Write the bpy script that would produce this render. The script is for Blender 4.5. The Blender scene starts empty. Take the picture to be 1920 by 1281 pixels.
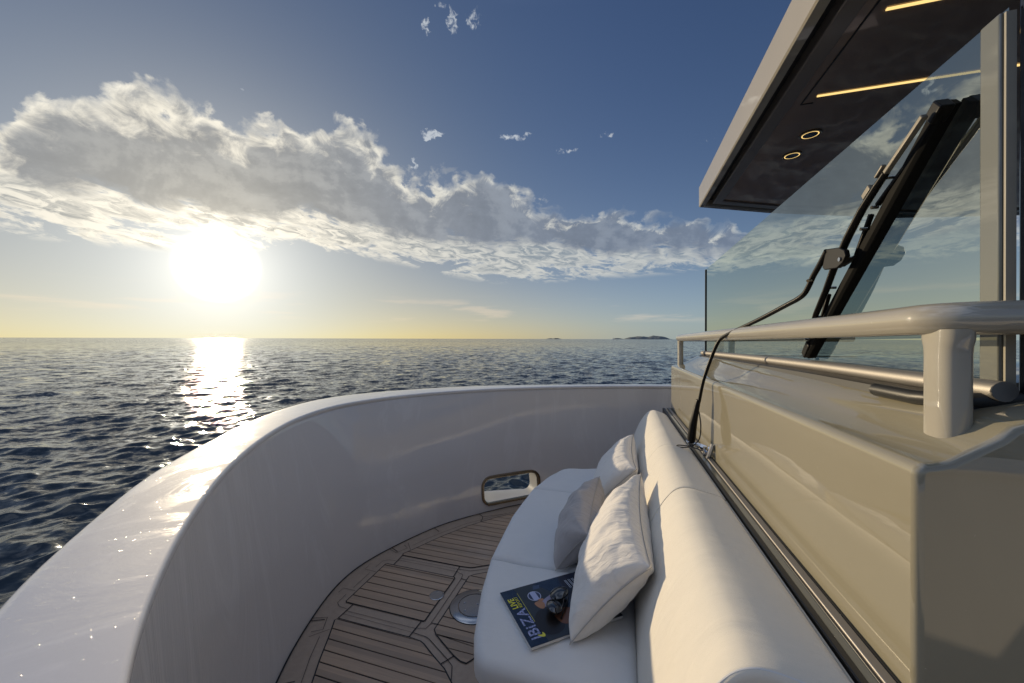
import bpy, bmesh, math, random
import numpy as np
from mathutils import Vector, Matrix, noise as mnoise
random.seed(5); rng = np.random.default_rng(5)
R_ = math.radians
S = bpy.context.scene
C = S.collection

# ------------------------------------------------------------------ camera, sky, sun, exposure
# world axes are the boat's: +x athwartships, +y towards the bow, z=0 on the teak deck
VIEW = 16.7            # heading of the camera, degrees counter-clockwise from +x
cam_d = bpy.data.cameras.new('camera'); cam = bpy.data.objects.new('camera', cam_d); C.objects.link(cam)
cam_d.sensor_width = 36; cam_d.lens = 36*700/1920
cam_d.clip_start = 0.02; cam_d.clip_end = 100000
cam_d.shift_y = -0.0026
cam.location = (0, 0, 1.28)
cam.rotation_mode = 'QUATERNION'
q = Matrix.Rotation(R_(VIEW-90), 4, 'Z') @ Matrix.Rotation(R_(90), 4, 'X') @ Matrix.Rotation(R_(0.15), 4, 'Z')
cam.rotation_quaternion = q.to_quaternion()
S.camera = cam

SUN_PHI, SUN_EL = R_(VIEW+38.2), R_(8.6)
sun_dir = Vector((math.cos(SUN_PHI)*math.cos(SUN_EL), math.sin(SUN_PHI)*math.cos(SUN_EL), math.sin(SUN_EL)))
VR = Vector((math.sin(R_(VIEW)), -math.cos(R_(VIEW)), 0)); VV = Vector((math.cos(R_(VIEW)), math.sin(R_(VIEW)), 0))

S.view_settings.view_transform = 'Standard'; S.view_settings.look = 'None'
S.view_settings.gamma = 1; S.view_settings.exposure = 0.0

class NT:
    """tiny expression builder for node trees"""
    def __init__(s, tree): s.t = tree; s.n = tree.nodes; s.l = tree.links
    def new(s, typ, **kw):
        n = s.n.new(typ)
        for k, v in kw.items(): setattr(n, k, v)
        return n
    def put(s, sock, v):
        if v is None: return
        if hasattr(v, 'is_output'): s.l.new(v, sock)
        else: sock.default_value = v
    def m(s, op, a, b=None, c=None, clamp=False):
        n = s.new('ShaderNodeMath', operation=op, use_clamp=clamp)
        for i, v in enumerate((a, b, c)): s.put(n.inputs[i], v)
        return n.outputs[0]
    def vm(s, op, a, b=None, out=0, sc=None):
        n = s.new('ShaderNodeVectorMath', operation=op); s.put(n.inputs[0], a); s.put(n.inputs[1], b)
        if sc is not None: s.put(n.inputs['Scale'], sc)
        return n.outputs[out]
    def dot(s, a, b): return s.vm('DOT_PRODUCT', a, b, 1)
    def comb(s, x, y, z=0.0):
        n = s.new('ShaderNodeCombineXYZ')
        for i, v in enumerate((x, y, z)): s.put(n.inputs[i], v)
        return n.outputs[0]
    def ss(s, v, lo, hi, a=0.0, b=1.0):
        n = s.new('ShaderNodeMapRange', interpolation_type='SMOOTHSTEP')
        for i, x in enumerate((v, lo, hi, a, b)): s.put(n.inputs[i], x)
        return n.outputs[0]
    def lin(s, v, lo, hi, a=0.0, b=1.0):
        n = s.new('ShaderNodeMapRange')
        for i, x in enumerate((v, lo, hi, a, b)): s.put(n.inputs[i], x)
        return n.outputs[0]
    def noise(s, vec, scale, detail=4, rough=0.5, dist=0.0, out=0, dim='3D'):
        n = s.new('ShaderNodeTexNoise', noise_dimensions=dim); s.put(n.inputs['Vector'], vec)
        n.inputs['Scale'].default_value = scale; n.inputs['Detail'].default_value = detail
        n.inputs['Roughness'].default_value = rough; n.inputs['Distortion'].default_value = dist
        return n.outputs[out]
    def mix(s, f, a, b):
        n = s.new('ShaderNodeMix', data_type='RGBA'); s.put(n.inputs[0], f); s.put(n.inputs[6], a); s.put(n.inputs[7], b)
        return n.outputs[2]
    def mixadd(s, f, a, b):
        n = s.new('ShaderNodeMix', data_type='RGBA', blend_type='ADD'); s.put(n.inputs[0], f); s.put(n.inputs[6], a); s.put(n.inputs[7], b)
        return n.outputs[2]
    def curve(s, v, pts, x0, x1, y1):
        n = s.new('ShaderNodeFloatCurve'); s.put(n.inputs['Value'], s.lin(v, x0, x1))
        c = n.mapping.curves[0]
        P = [((x-x0)/(x1-x0), y/y1) for x, y in pts]
        c.points[0].location = P[0]; c.points[1].location = P[-1]
        for p in P[1:-1]: c.points.new(*p)
        n.mapping.update()
        return s.m('MULTIPLY', n.outputs[0], y1)

W = bpy.data.worlds.new("World"); S.world = W; W.use_nodes = True
W.node_tree.nodes.clear(); N = NT(W.node_tree)
d = N.vm('NORMALIZE', N.new('ShaderNodeTexCoord').outputs['Generated'])
az = N.m('ARCTAN2', N.dot(d, tuple(VR)), N.dot(d, tuple(VV)))          # compass bearing from the view heading
sep = N.new('ShaderNodeSeparateXYZ'); N.l.new(d, sep.inputs[0])
el = N.m('ARCSINE', sep.outputs[2])
sky = N.new('ShaderNodeTexSky', sky_type='NISHITA', sun_disc=False)
sky.sun_elevation = SUN_EL; sky.sun_rotation = R_(90)-SUN_PHI
sky.air_density = 1.0; sky.dust_density = 1.2; sky.ozone_density = 2.2; sky.altitude = 0
SKY = 0.085
cosg = N.dot(d, tuple(sun_dir)); ang = N.m('ARCCOSINE', N.m('MINIMUM', cosg, 0.99999))
sky1 = N.vm('SCALE', sky.outputs[0], sc=SKY)
skyc = N.vm('MULTIPLY', N.vm('DIVIDE', sky1, N.vm('ADD', N.vm('SCALE', sky1, sc=1.5), (1, 1, 1))), N.mix(N.ss(ang, .15, 1.1), (.80, .94, 1.16, 1), (.90, 1.03, 1.48, 1)))
# aureole of the low sun
core = N.ss(ang, 0.080, 0.03)
halo = N.m('EXPONENT', N.m('MULTIPLY', ang, -5.0))
halo2 = N.m('EXPONENT', N.m('MULTIPLY', ang, -1.7))
# ---- clouds, laid out by bearing and elevation
D = math.radians
top = N.curve(az, [(-1.7, .24), (-1.1, .27), (-.97, .27), (-.93, .33), (-.89, .395), (-.85, .41), (-.80, .43), (-.70, .46), (-.62, .47), (-.50, .475), (-.40, .475), (-.33, .455), (-.25, .415), (-.16, .41), (-.085, .415), (.02, .380), (.12, .355), (.20, .33), (.30, .32), (.43, .295), (.60, .25), (.9, .25), (1.7, .2)], -1.7, 1.7, .6)
mid = N.curve(az, [(-1.7, .12), (-.95, .24), (-.80, .245), (-.60, .265), (-.45, .275), (-.30, .255), (-.15, .245), (0, .240), (.15, .228), (.3, .222), (.43, .21), (.6, .19), (.9, .17), (1.7, .13)], -1.7, 1.7, .6)
bot = N.curve(az, [(-1.7, .10), (-.95, .165), (-.75, .175), (-.62, .19), (-.50, .205), (-.35, .20), (-.2, .175), (-.05, .155), (.1, .155), (.25, .16), (.43, .165), (.6, .16), (.9, .14), (1.7, .11)], -1.7, 1.7, .6)
p1 = N.comb(az, N.m('MULTIPLY', el, 1.35), 0.3)
n_big = N.noise(p1, 5.5, 7, .60, .12, dim='2D')
toward = N.vm('SUBTRACT', (math.atan(-550/700), SUN_EL*1.35, 0.3), p1)
n_lit = N.noise(N.vm('ADD', p1, N.vm('SCALE', N.vm('NORMALIZE', toward), sc=-.022)), 5.5, 7, .60, .12, dim='2D')
relief = N.m('SUBTRACT', n_big, n_lit)
n_fine = N.noise(p1, 17, 6, .66, .45, dim='2D')
n_puff = N.new('ShaderNodeTexVoronoi', feature='SMOOTH_F1', voronoi_dimensions='2D'); n_puff.inputs['Scale'].default_value = 16
n_puff.inputs['Detail'].default_value = 1; n_puff.inputs['Roughness'].default_value = .6
N.l.new(N.vm('ADD', p1, N.vm('SCALE', N.vm('SUBTRACT', N.noise(p1, 9, 2, .5, out=1, dim='2D'), (.5, .5, .5)), sc=.06)), n_puff.inputs['Vector'])
puff = N.m('SUBTRACT', .5, n_puff.outputs['Distance'])
edgeT = N.m('SUBTRACT', top, el); edgeM = N.m('SUBTRACT', el, N.m('SUBTRACT', mid, .01))
nz = N.m('ADD', N.m('MULTIPLY', N.m('SUBTRACT', n_big, .5), N.lin(az, -.9, .2, .21, .12)), N.m('MULTIPLY', N.m('SUBTRACT', n_fine, .5), .085))
nz = N.m('ADD', nz, N.m('MULTIPLY', puff, .05))
dT = N.m('ADD', edgeT, nz); dB = N.m('ADD', edgeM, N.m('MULTIPLY', nz, .5))
h1 = N.m('MINIMUM', dT, dB)
m1 = N.ss(h1, -0.003, N.lin(n_fine, .35, .65, .014, .050))
thick1 = N.ss(N.m('ADD', dT, N.m('MULTIPLY', N.m('SUBTRACT', n_fine, .5), .07)), 0.0, N.lin(ang, .2, .9, .080, .030))
# layer 2: rippled, streaky sheet under the mass
f2 = N.comb(N.m('MULTIPLY', az, 1.0), N.m('ADD', N.m('MULTIPLY', el, 3.4), N.m('MULTIPLY', az, .35)), 1.7)
s_a = N.noise(f2, 7, 6, .62, .5, dim='2D'); s_b = N.noise(f2, 26, 5, .65, .6, dim='2D')
in2 = N.m('MINIMUM', N.m('SUBTRACT', N.m('ADD', mid, .035), el), N.m('SUBTRACT', el, bot))
h2 = N.m('ADD', N.m('ADD', N.m('MULTIPLY', in2, 1.6), N.m('MULTIPLY', N.m('SUBTRACT', s_a, .48), .46)), N.m('MULTIPLY', N.m('SUBTRACT', s_b, .5), .16))
m2 = N.m('MULTIPLY', N.ss(h2, -0.01, .055), N.ss(in2, -.012, .012))
thick2 = N.ss(h2, .01, .11)
# faint veils low in the left and a few strays high up
v_f = N.comb(az, N.m('MULTIPLY', el, 9.0), 4.0)
veil = N.m('MULTIPLY', N.ss(N.noise(v_f, 4, 4, .55, dim='2D'), .52, .72), N.m('MULTIPLY', N.ss(el, .035, .06), N.ss(el, .12, .08)))
strays = None
def az_el(px, py):
    u, v = (px-960)/700, (636-py)/700
    return math.atan(u), math.atan(v/math.sqrt(1+u*u))
wa = N.m('MULTIPLY', N.m('SUBTRACT', N.noise(p1, 30, 3, .6, dim='2D'), .5), .05); wb = N.m('MULTIPLY', N.m('SUBTRACT', N.noise(N.vm('ADD', p1, (5, 3, 0)), 30, 3, .6, dim='2D'), .5), .035)
az_w, el_w = N.m('ADD', az, wa), N.m('ADD', el, wb)
for (px, py, rx, ry, k) in [(811, 253, .026, .013, 1), (960, 257, .055, .010, .75), (1060, 283, .028, .007, .6), (1136, 254, .022, .008, .6), (845, 38, .014, .024, .7), (797, 52, .010, .016, .8), (889, 38, .018, .020, .55), (1322, 265, .022, .008, .25),
                            (775, 308, .008, .018, .8), (820, 6, .014, .008, .5), (454, 168, .006, .004, .6), (250, 128, .012, .005, .3)]:
    a, e = az_el(px, py)
    q_ = N.m('ADD', N.m('POWER', N.m('DIVIDE', N.m('SUBTRACT', az_w, a), rx), 2.0), N.m('POWER', N.m('DIVIDE', N.m('SUBTRACT', el_w, e), ry), 2.0))
    g = N.m('MULTIPLY', N.ss(q_, 1.6, 0.0), k)
    strays = g if strays is None else N.m('MAXIMUM', strays, g)
st_n = N.noise(p1, 55, 4, .7, .6, dim='2D')
strays = N.m('MULTIPLY', N.m('MULTIPLY', N.ss(N.m('ADD', strays, N.m('MULTIPLY', N.m('SUBTRACT', st_n, .55), 1.8)), .25, .95), N.ss(strays, 0.0, .4)), .8)
# cloud light: rim and thin parts glow, thick parts are grey; warmer and brighter near the sun
near = N.m('EXPONENT', N.m('MULTIPLY', ang, -2.6))
grey = N.mix(near, (.155, .205, .295, 1), (.52, .48, .39, 1))
white = N.mix(near, (.50, .53, .53, 1), (1.45, 1.30, 1.02, 1))
mott = N.ss(N.m('ADD', n_big, N.m('MULTIPLY', relief, 2.2)), .46, .74)
grey = N.mix(N.m('MULTIPLY', mott, .5), grey, N.mix(near, (.22, .27, .35, 1), (.62, .57, .46, 1)))
c1 = N.vm('SCALE', N.mix(thick1, white, grey), sc=N.m('ADD', 1.0, N.m('MULTIPLY', relief, .75)))
grey2 = N.mix(near, (.24, .30, .36, 1), (.55, .50, .40, 1))
c2 = N.mix(N.m('MULTIPLY', thick2, N.ss(s_b, .62, .38)), white, grey2)
m2 = N.m('MULTIPLY', m2, .88)
low = N.m('MULTIPLY', N.m('EXPONENT', N.m('MULTIPLY', N.m('MAXIMUM', el, 0.0), -6.5)), N.m('SUBTRACT', 1.0, N.m('MULTIPLY', N.m('EXPONENT', N.m('MULTIPLY', ang, -1.5)), .75)))
low = N.m('MULTIPLY', low, N.lin(N.m('ABSOLUTE', az), 1.2, 2.2, 1.0, .35))
col = N.vm('ADD', skyc, N.vm('SCALE', N.mix(N.m('MULTIPLY', N.m('EXPONENT', N.m('MULTIPLY', N.m('MAXIMUM', el, 0.0), -4.5)), N.ss(ang, 1.15, .25)), (.25, .325, .34, 1), (.66, .46, .10, 1)), sc=low))                     # humid air low over the sea
col = N.vm('ADD', col, N.vm('SCALE', (1.0, .90, .70), sc=N.m('MULTIPLY', N.m('EXPONENT', N.m('MULTIPLY', ang, -6.0)), .35)))
col = N.mix(N.m('MULTIPLY', veil, .22), col, (1.1, .85, .6, 1))
# high broken altocumulus over the bow; overhead part added unseen to brighten shade
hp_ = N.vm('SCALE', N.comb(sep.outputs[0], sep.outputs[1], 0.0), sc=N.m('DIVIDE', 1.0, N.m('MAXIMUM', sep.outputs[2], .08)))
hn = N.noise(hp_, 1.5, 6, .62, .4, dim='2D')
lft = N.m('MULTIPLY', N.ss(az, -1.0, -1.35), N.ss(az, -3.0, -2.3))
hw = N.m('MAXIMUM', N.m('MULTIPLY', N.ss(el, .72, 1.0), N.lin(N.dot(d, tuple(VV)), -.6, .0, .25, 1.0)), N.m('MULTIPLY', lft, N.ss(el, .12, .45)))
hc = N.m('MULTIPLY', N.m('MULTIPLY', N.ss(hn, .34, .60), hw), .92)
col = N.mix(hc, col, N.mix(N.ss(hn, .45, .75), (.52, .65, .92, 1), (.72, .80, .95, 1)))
col = N.mix(m2, col, c2)
col = N.mix(m1, col, c1)
col = N.mix(strays, col, (.62, .66, .70, 1))
col = N.vm('ADD', col, N.vm('SCALE', (1.0, .93, .78), sc=N.m('ADD', N.m('MULTIPLY', core, 2.5), N.m('MULTIPLY', N.m('EXPONENT', N.m('MULTIPLY', ang, -15.0)), .9))))
bg = N.new('ShaderNodeBackground'); N.l.new(col, bg.inputs[0]); bg.inputs[1].default_value = 1.0
wo = N.new('ShaderNodeOutputWorld'); N.l.new(bg.outputs[0], wo.inputs[0])
W.cycles.sampling_method = 'MANUAL'; W.cycles.sample_map_resolution = 1024

sl = bpy.data.lights.new('sun', 'SUN'); so = bpy.data.objects.new('sun', sl); C.objects.link(so)
sl.energy = 3.9; sl.angle = R_(0.53); sl.color = (1.0, .80, .52)
so.rotation_euler = sun_dir.to_track_quat('Z', 'Y').to_euler()
so.location = (6, 12, 8)
S.cycles.max_bounces = 10; S.cycles.transparent_max_bounces = 12
S.cycles.sample_clamp_indirect = 6.0

# ------------------------------------------------------------------ materials
def mat(name, base=(.5, .5, .5), rough=.5, metal=0, coat=0, coat_rough=.03, spec=.5, sheen=0, ior=None):
    m = bpy.data.materials.new(name); m.use_nodes = True
    b = m.node_tree.nodes['Principled BSDF']
    b.inputs['Base Color'].default_value = (*base, 1); b.inputs['Roughness'].default_value = rough
    b.inputs['Metallic'].default_value = metal; b.inputs['Coat Weight'].default_value = coat
    b.inputs['Coat Roughness'].default_value = coat_rough; b.inputs['Specular IOR Level'].default_value = spec
    b.inputs['Sheen Weight'].default_value = sheen
    if ior: b.inputs['IOR'].default_value = ior
    return m
def nodes(m): 
    n = NT(m.node_tree); return n, m.node_tree.nodes['Principled BSDF']
def bump(n, b, h, strength, dist):
    k = n.new('ShaderNodeBump'); k.inputs['Strength'].default_value = strength; k.inputs['Distance'].default_value = dist
    n.l.new(h, k.inputs['Height']); n.l.new(k.outputs[0], b.inputs['Normal'])
    return k
def pos(n): return n.new('ShaderNodeNewGeometry').outputs['Position']

def paint(name, col, rough=.35, coat=1.0, wav=.0006, var=.04):
    m = mat(name, col, .6, 0, coat, .02, .08); n, b = nodes(m); p = pos(n)
    v = n.noise(p, 1.7, 4, .5)
    k = n.mix(n.lin(v, .3, .7), tuple(c*(1-var) for c in col)+(1,), tuple(c*(1+var) for c in col)+(1,))
    n.l.new(k, b.inputs['Base Color'])
    bp = n.new('ShaderNodeBump'); bp.inputs['Strength'].default_value = 1; bp.inputs['Distance'].default_value = wav
    n.l.new(n.noise(p, 3.2, 2, .5), bp.inputs['Height'])
    n.l.new(bp.outputs[0], b.inputs['Coat Normal']); b.inputs['Coat IOR'].default_value = 1.85 if max(col) < .4 else 1.6
    # dried salt specks
    sp = n.ss(n.noise(p, 210, 2, .5), .74, .80)
    n.l.new(n.m('ADD', n.m('MULTIPLY', sp, .3), .015), b.inputs['Coat Roughness'])
    return m
M_cap = paint('bulwark gelcoat', (.72, .68, .665), .4, 1.0, .004)
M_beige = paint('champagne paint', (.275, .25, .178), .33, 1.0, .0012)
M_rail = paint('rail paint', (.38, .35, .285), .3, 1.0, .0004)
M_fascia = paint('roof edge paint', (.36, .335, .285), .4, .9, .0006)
M_black = mat('black rubber', (.012, .012, .012), .45)
M_wiper = mat('black coated metal', (.005, .0045, .0045), .40, 0, 0, .15, .18)
M_blade = mat('matte blade rubber', (.005, .005, .005), .75, 0, 0, 0, .12)
M_tip = mat('metal with painted sun tint', (.16, .145, .12), .45, .3)  # tan of the sun on the wiper metal painted into the base colour
M_chrome = mat('polished steel', (.62, .61, .60), .14, 1)
M_track = mat('anodised track', (.30, .285, .27), .55, .9)
M_white = mat('white gelcoat', (.72, .72, .70), .3, 0, .6, .05)
M_steel = mat('brushed steel', (.46, .45, .44), .16, 1)
M_bronze = mat('bronzed steel', (.32, .25, .17), .22, 1)
M_soffit = mat('brown gloss ceiling', (.34, .26, .215), .035, 0, 0.0, .03, .75); M_soffit.node_tree.nodes['Principled BSDF'].inputs['Specular Tint'].default_value = (1, .80, .66, 1)
n, b = nodes(M_soffit); bump(n, b, n.noise(pos(n), 2.0, 2, .5), 1, .002)
n.l.new(b.inputs['Normal'].links[0].from_socket, b.inputs['Coat Normal'])
M_frame = mat('dark roof frame', (.20, .17, .15), .35, 0, .5, .1)
M_pillar = paint('pillar glass backing', (.15, .155, .135), .35, 1.0, .0004)
M_dark = mat('dark tinted panel', (.008, .009, .014), .12, 0, 1, .02)
def emis(name, col, st):
    m = mat(name, (0, 0, 0)); n, b = nodes(m); b.inputs['Emission Color'].default_value = (*col, 1); b.inputs['Emission Strength'].default_value = st; return m
M_led = emis('warm led', (1, .68, .24), 1.25)

M_glass = bpy.data.materials.new('tinted glass'); M_glass.use_nodes = True; M_glass.node_tree.nodes.clear(); n = NT(M_glass.node_tree)
tr = n.new('ShaderNodeBsdfTransparent'); tr.inputs[0].default_value = (.46, .52, .47, 1)
gl = n.new('ShaderNodeBsdfGlossy'); gl.inputs['Roughness'].default_value = 0.0; gl.inputs[0].default_value = (.88, .95, .90, 1)
fr = n.new('ShaderNodeFresnel'); fr.inputs[0].default_value = 2.1
gl_n = n.new('ShaderNodeBump'); gl_n.inputs['Distance'].default_value = .0004; n.l.new(n.noise(pos(n), 2.5, 1, .5), gl_n.inputs['Height'])
n.l.new(gl_n.outputs[0], gl.inputs['Normal'])
mx = n.new('ShaderNodeMixShader'); n.l.new(n.lin(fr.outputs[0], .10, 1.0, .36, 1.0), mx.inputs[0]); n.l.new(tr.outputs[0], mx.inputs[1]); n.l.new(gl.outputs[0], mx.inputs[2])
o_ = n.new('ShaderNodeOutputMaterial'); n.l.new(mx.outputs[0], o_.inputs[0])

def fabric(name, col, weave=900, wr=.004, sc=9, var=.03):
    m = mat(name, col, .85, 0, 0, 0, .25, .25); n, b = nodes(m); p = pos(n)
    w = n.noise(p, weave, 2, .6)
    k = n.mix(n.m('ADD', n.m('MULTIPLY', w, .5), n.m('MULTIPLY', n.noise(p, 30, 4, .6), .5)), tuple(c*(1-var*2) for c in col)+(1,), tuple(c*(1+var*2) for c in col)+(1,))
    n.l.new(k, b.inputs['Base Color'])
    b1 = n.new('ShaderNodeBump'); b1.inputs['Strength'].default_value = .5; b1.inputs['Distance'].default_value = .0012
    n.l.new(w, b1.inputs['Height'])
    b2 = n.new('ShaderNodeBump'); b2.inputs['Strength'].default_value = 1; b2.inputs['Distance'].default_value = wr
    st = n.vm('MULTIPLY', p, (6, 1.8, 1.8)); 
    n.l.new(n.noise(st, sc, 3, .5, .6), b2.inputs['Height']); n.l.new(b1.outputs[0], b2.inputs['Normal'])
    n.l.new(b2.outputs[0], b.inputs['Normal'])
    return m
M_cush = fabric('cushion vinyl cloth', (.70, .69, .67), 1200, .004, 3)
M_cushb = fabric('backrest cloth', (.74, .69, .59), 1200, .0040, 2.4)
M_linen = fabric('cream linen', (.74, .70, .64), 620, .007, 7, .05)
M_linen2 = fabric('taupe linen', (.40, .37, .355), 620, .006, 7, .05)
M_seam = mat('seam thread', (.40, .37, .33), .8)

M_teak = mat('teak', (.17, .12, .09), .55, 0, 0, 0, .35); n, b = nodes(M_teak); p = pos(n)
se = n.new('ShaderNodeSeparateXYZ'); n.l.new(p, se.inputs[0])
idx = n.m('FLOOR', n.m('DIVIDE', n.m('ADD', se.outputs[0], 10.0072), .0515))
wn = n.new('ShaderNodeTexWhiteNoise', noise_dimensions='1D'); n.l.new(idx, wn.inputs['W'])
grain = n.noise(n.vm('MULTIPLY', p, (140, 7, 10)), 1.0, 5, .65, .4)
blot = n.noise(p, 4, 5, .6)
c_ = n.mix(wn.outputs[0], (.37, .27, .19, 1), (.54, .375, .25, 1))
c_ = n.mix(n.m('MULTIPLY', n.lin(grain, .3, .75), .55), c_, (.30, .225, .175, 1))
c_ = n.mix(n.m('MULTIPLY', n.ss(blot, .5, .8), .35), c_, (.52, .42, .35, 1))
n.l.new(c_, b.inputs['Base Color']); bump(n, b, grain, .5, .0008)
M_margin = mat('teak margin', (.13, .1, .08), .55, 0, 0, 0, .35); n, b = nodes(M_margin); p = pos(n)
g2 = n.noise(n.vm('MULTIPLY', p, (26, 26, 10)), 1.0, 6, .7, 1.0)
n.l.new(n.mix(g2, (.33, .25, .19, 1), (.51, .39, .29, 1)), b.inputs['Base Color']); bump(n, b, g2, .4, .0006)
M_caulk = mat('black caulk', (.006, .006, .006), .5)

# ------------------------------------------------------------------ helpers
def link(o, parent=None, label=None):
    C.objects.link(o)
    if parent is not None: o.parent = parent
    if label: o['label'] = label
    return o
def thing(name, label, cat, loc=(0, 0, 0), group=None):
    o = bpy.data.objects.new(name, None); C.objects.link(o); o.location = loc; o.empty_display_size = .1
    o['label'] = label; o['category'] = cat
    if group: o['group'] = group
    return o
def tag(o, label, cat, group=None):
    o['label'] = label; o['category'] = cat
    if group: o['group'] = group
    return o
def obj(name, bm, m, parent=None, smooth=True, bevel=0, seg=3, ang=35, label=None, sub=0, keep=False):
    if not keep: bmesh.ops.recalc_face_normals(bm, faces=bm.faces)
    me = bpy.data.meshes.new(name); bm.to_mesh(me); bm.free()
    for mm in (m if isinstance(m, list) else [m]): me.materials.append(mm)
    o = bpy.data.objects.new(name, me); link(o, parent, label)
    if parent is not None: o.matrix_parent_inverse = Matrix.Translation(parent_world(parent)).inverted()
    if smooth:
        me.shade_smooth()
    if bevel:
        md = o.modifiers.new('bevel', 'BEVEL'); md.width = bevel; md.segments = seg; md.limit_method = 'ANGLE'; md.angle_limit = R_(ang); md.harden_normals = False
    if sub:
        md = o.modifiers.new('sub', 'SUBSURF'); md.levels = sub; md.render_levels = sub
    if smooth and not sub:
        try:
            me.set_sharp_from_angle(angle=R_(50 if bevel else 40))
        except Exception: pass
    return o
def parent_world(p):
    return Vector(p.location) if p.type == 'EMPTY' else Vector((0, 0, 0))   # every mesh keeps its origin at the world's
def cr(pts, n=8, closed=False):
    """Catmull-Rom through 2D/3D points"""
    P = [Vector(p) for p in pts]; out = []
    L = len(P); rngi = range(L) if closed else range(L-1)
    for i in rngi:
        if closed: a, b_, c_, d_ = P[(i-1) % L], P[i], P[(i+1) % L], P[(i+2) % L]
        else: a, b_, c_, d_ = P[max(i-1, 0)], P[i], P[i+1], P[min(i+2, L-1)]
        for k in range(n):
            t = k/n
            out.append(.5*((2*b_)+(-a+c_)*t+(2*a-5*b_+4*c_-d_)*t*t+(-a+3*b_-3*c_+d_)*t**3))
    if not closed: out.append(P[-1])
    return out
def tube(bm, pts, r, seg=14, caps=True, flat=None):
    """tube along points; r number or list; flat=(a,b) scales of the section"""
    P = [Vector(p) for p in pts]; n_ = len(P); rs = r if isinstance(r, (list, tuple)) else [r]*n_
    rings = []; up = None
    for i, p in enumerate(P):
        t = (P[min(i+1, n_-1)]-P[max(i-1, 0)]).normalized()
        if up is None:
            up = Vector((0, 0, 1)) if abs(t.z) < .9 else Vector((0, 1, 0))
        s_ = t.cross(up).normalized(); up = s_.cross(t).normalized()
        fa, fb = flat if flat else (1, 1)
        rings.append([bm.verts.new(p+(s_*math.cos(2*math.pi*k/seg)*fa+up*math.sin(2*math.pi*k/seg)*fb)*rs[i]) for k in range(seg)])
    for i in range(n_-1):
        for k in range(seg):
            bm.faces.new((rings[i][k], rings[i][(k+1) % seg], rings[i+1][(k+1) % seg], rings[i+1][k]))
    if caps:
        bm.faces.new(rings[0][::-1]); bm.faces.new(rings[-1])
def box(bm, lo, hi):
    v = [bm.verts.new((x, y, z)) for x in (lo[0], hi[0]) for y in (lo[1], hi[1]) for z in (lo[2], hi[2])]
    for f in ((0, 1, 3, 2), (4, 6, 7, 5), (0, 4, 5, 1), (2, 3, 7, 6), (0, 2, 6, 4), (1, 5, 7, 3)): bm.faces.new([v[i] for i in f])
def obox(bm, a, b_, w, h, up=(0, 0, 1)):
    """box bar from a to b, width w (sideways), h (along up)"""
    a, b_ = Vector(a), Vector(b_); t = (b_-a).normalized(); s_ = t.cross(Vector(up)).normalized(); u = s_.cross(t)
    v = [bm.verts.new(p+s_*x*w/2+u*y*h/2) for p in (a, b_) for x, y in ((-1, -1), (1, -1), (1, 1), (-1, 1))]
    for f in ((0, 1, 2, 3), (7, 6, 5, 4), (0, 4, 5, 1), (1, 5, 6, 2), (2, 6, 7, 3), (3, 7, 4, 0)): bm.faces.new([v[i] for i in f])
def prism(bm, poly, z0, z1):
    a = [bm.verts.new((p[0], p[1], z0)) for p in poly]; b_ = [bm.verts.new((p[0], p[1], z1)) for p in poly]
    n_ = len(poly); bm.faces.new(a[::-1]); bm.faces.new(b_)
    for i in range(n_): bm.faces.new((a[i], a[(i+1) % n_], b_[(i+1) % n_], b_[i]))
def sweep(bm, sections, closed=True, caps=True):
    rings = [[bm.verts.new(p) for p in s_] for s_ in sections]; n_ = len(rings[0])
    for i in range(len(rings)-1):
        for k in range(n_ if closed else n_-1):
            bm.faces.new((rings[i][k], rings[i][(k+1) % n_], rings[i+1][(k+1) % n_], rings[i+1][k]))
    if caps: bm.faces.new(rings[0][::-1]); bm.faces.new(rings[-1])
    return rings
def lathe(bm, cx, cy, prof, seg=48):
    rings = [[bm.verts.new((cx+r*math.cos(2*math.pi*k/seg), cy+r*math.sin(2*math.pi*k/seg), z)) for k in range(seg)] for r, z in prof]
    for i in range(len(rings)-1):
        for k in range(seg): bm.faces.new((rings[i][k], rings[i][(k+1) % seg], rings[i+1][(k+1) % seg], rings[i+1][k]))
    bm.faces.new(rings[0][::-1]); bm.faces.new(rings[-1])

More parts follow.
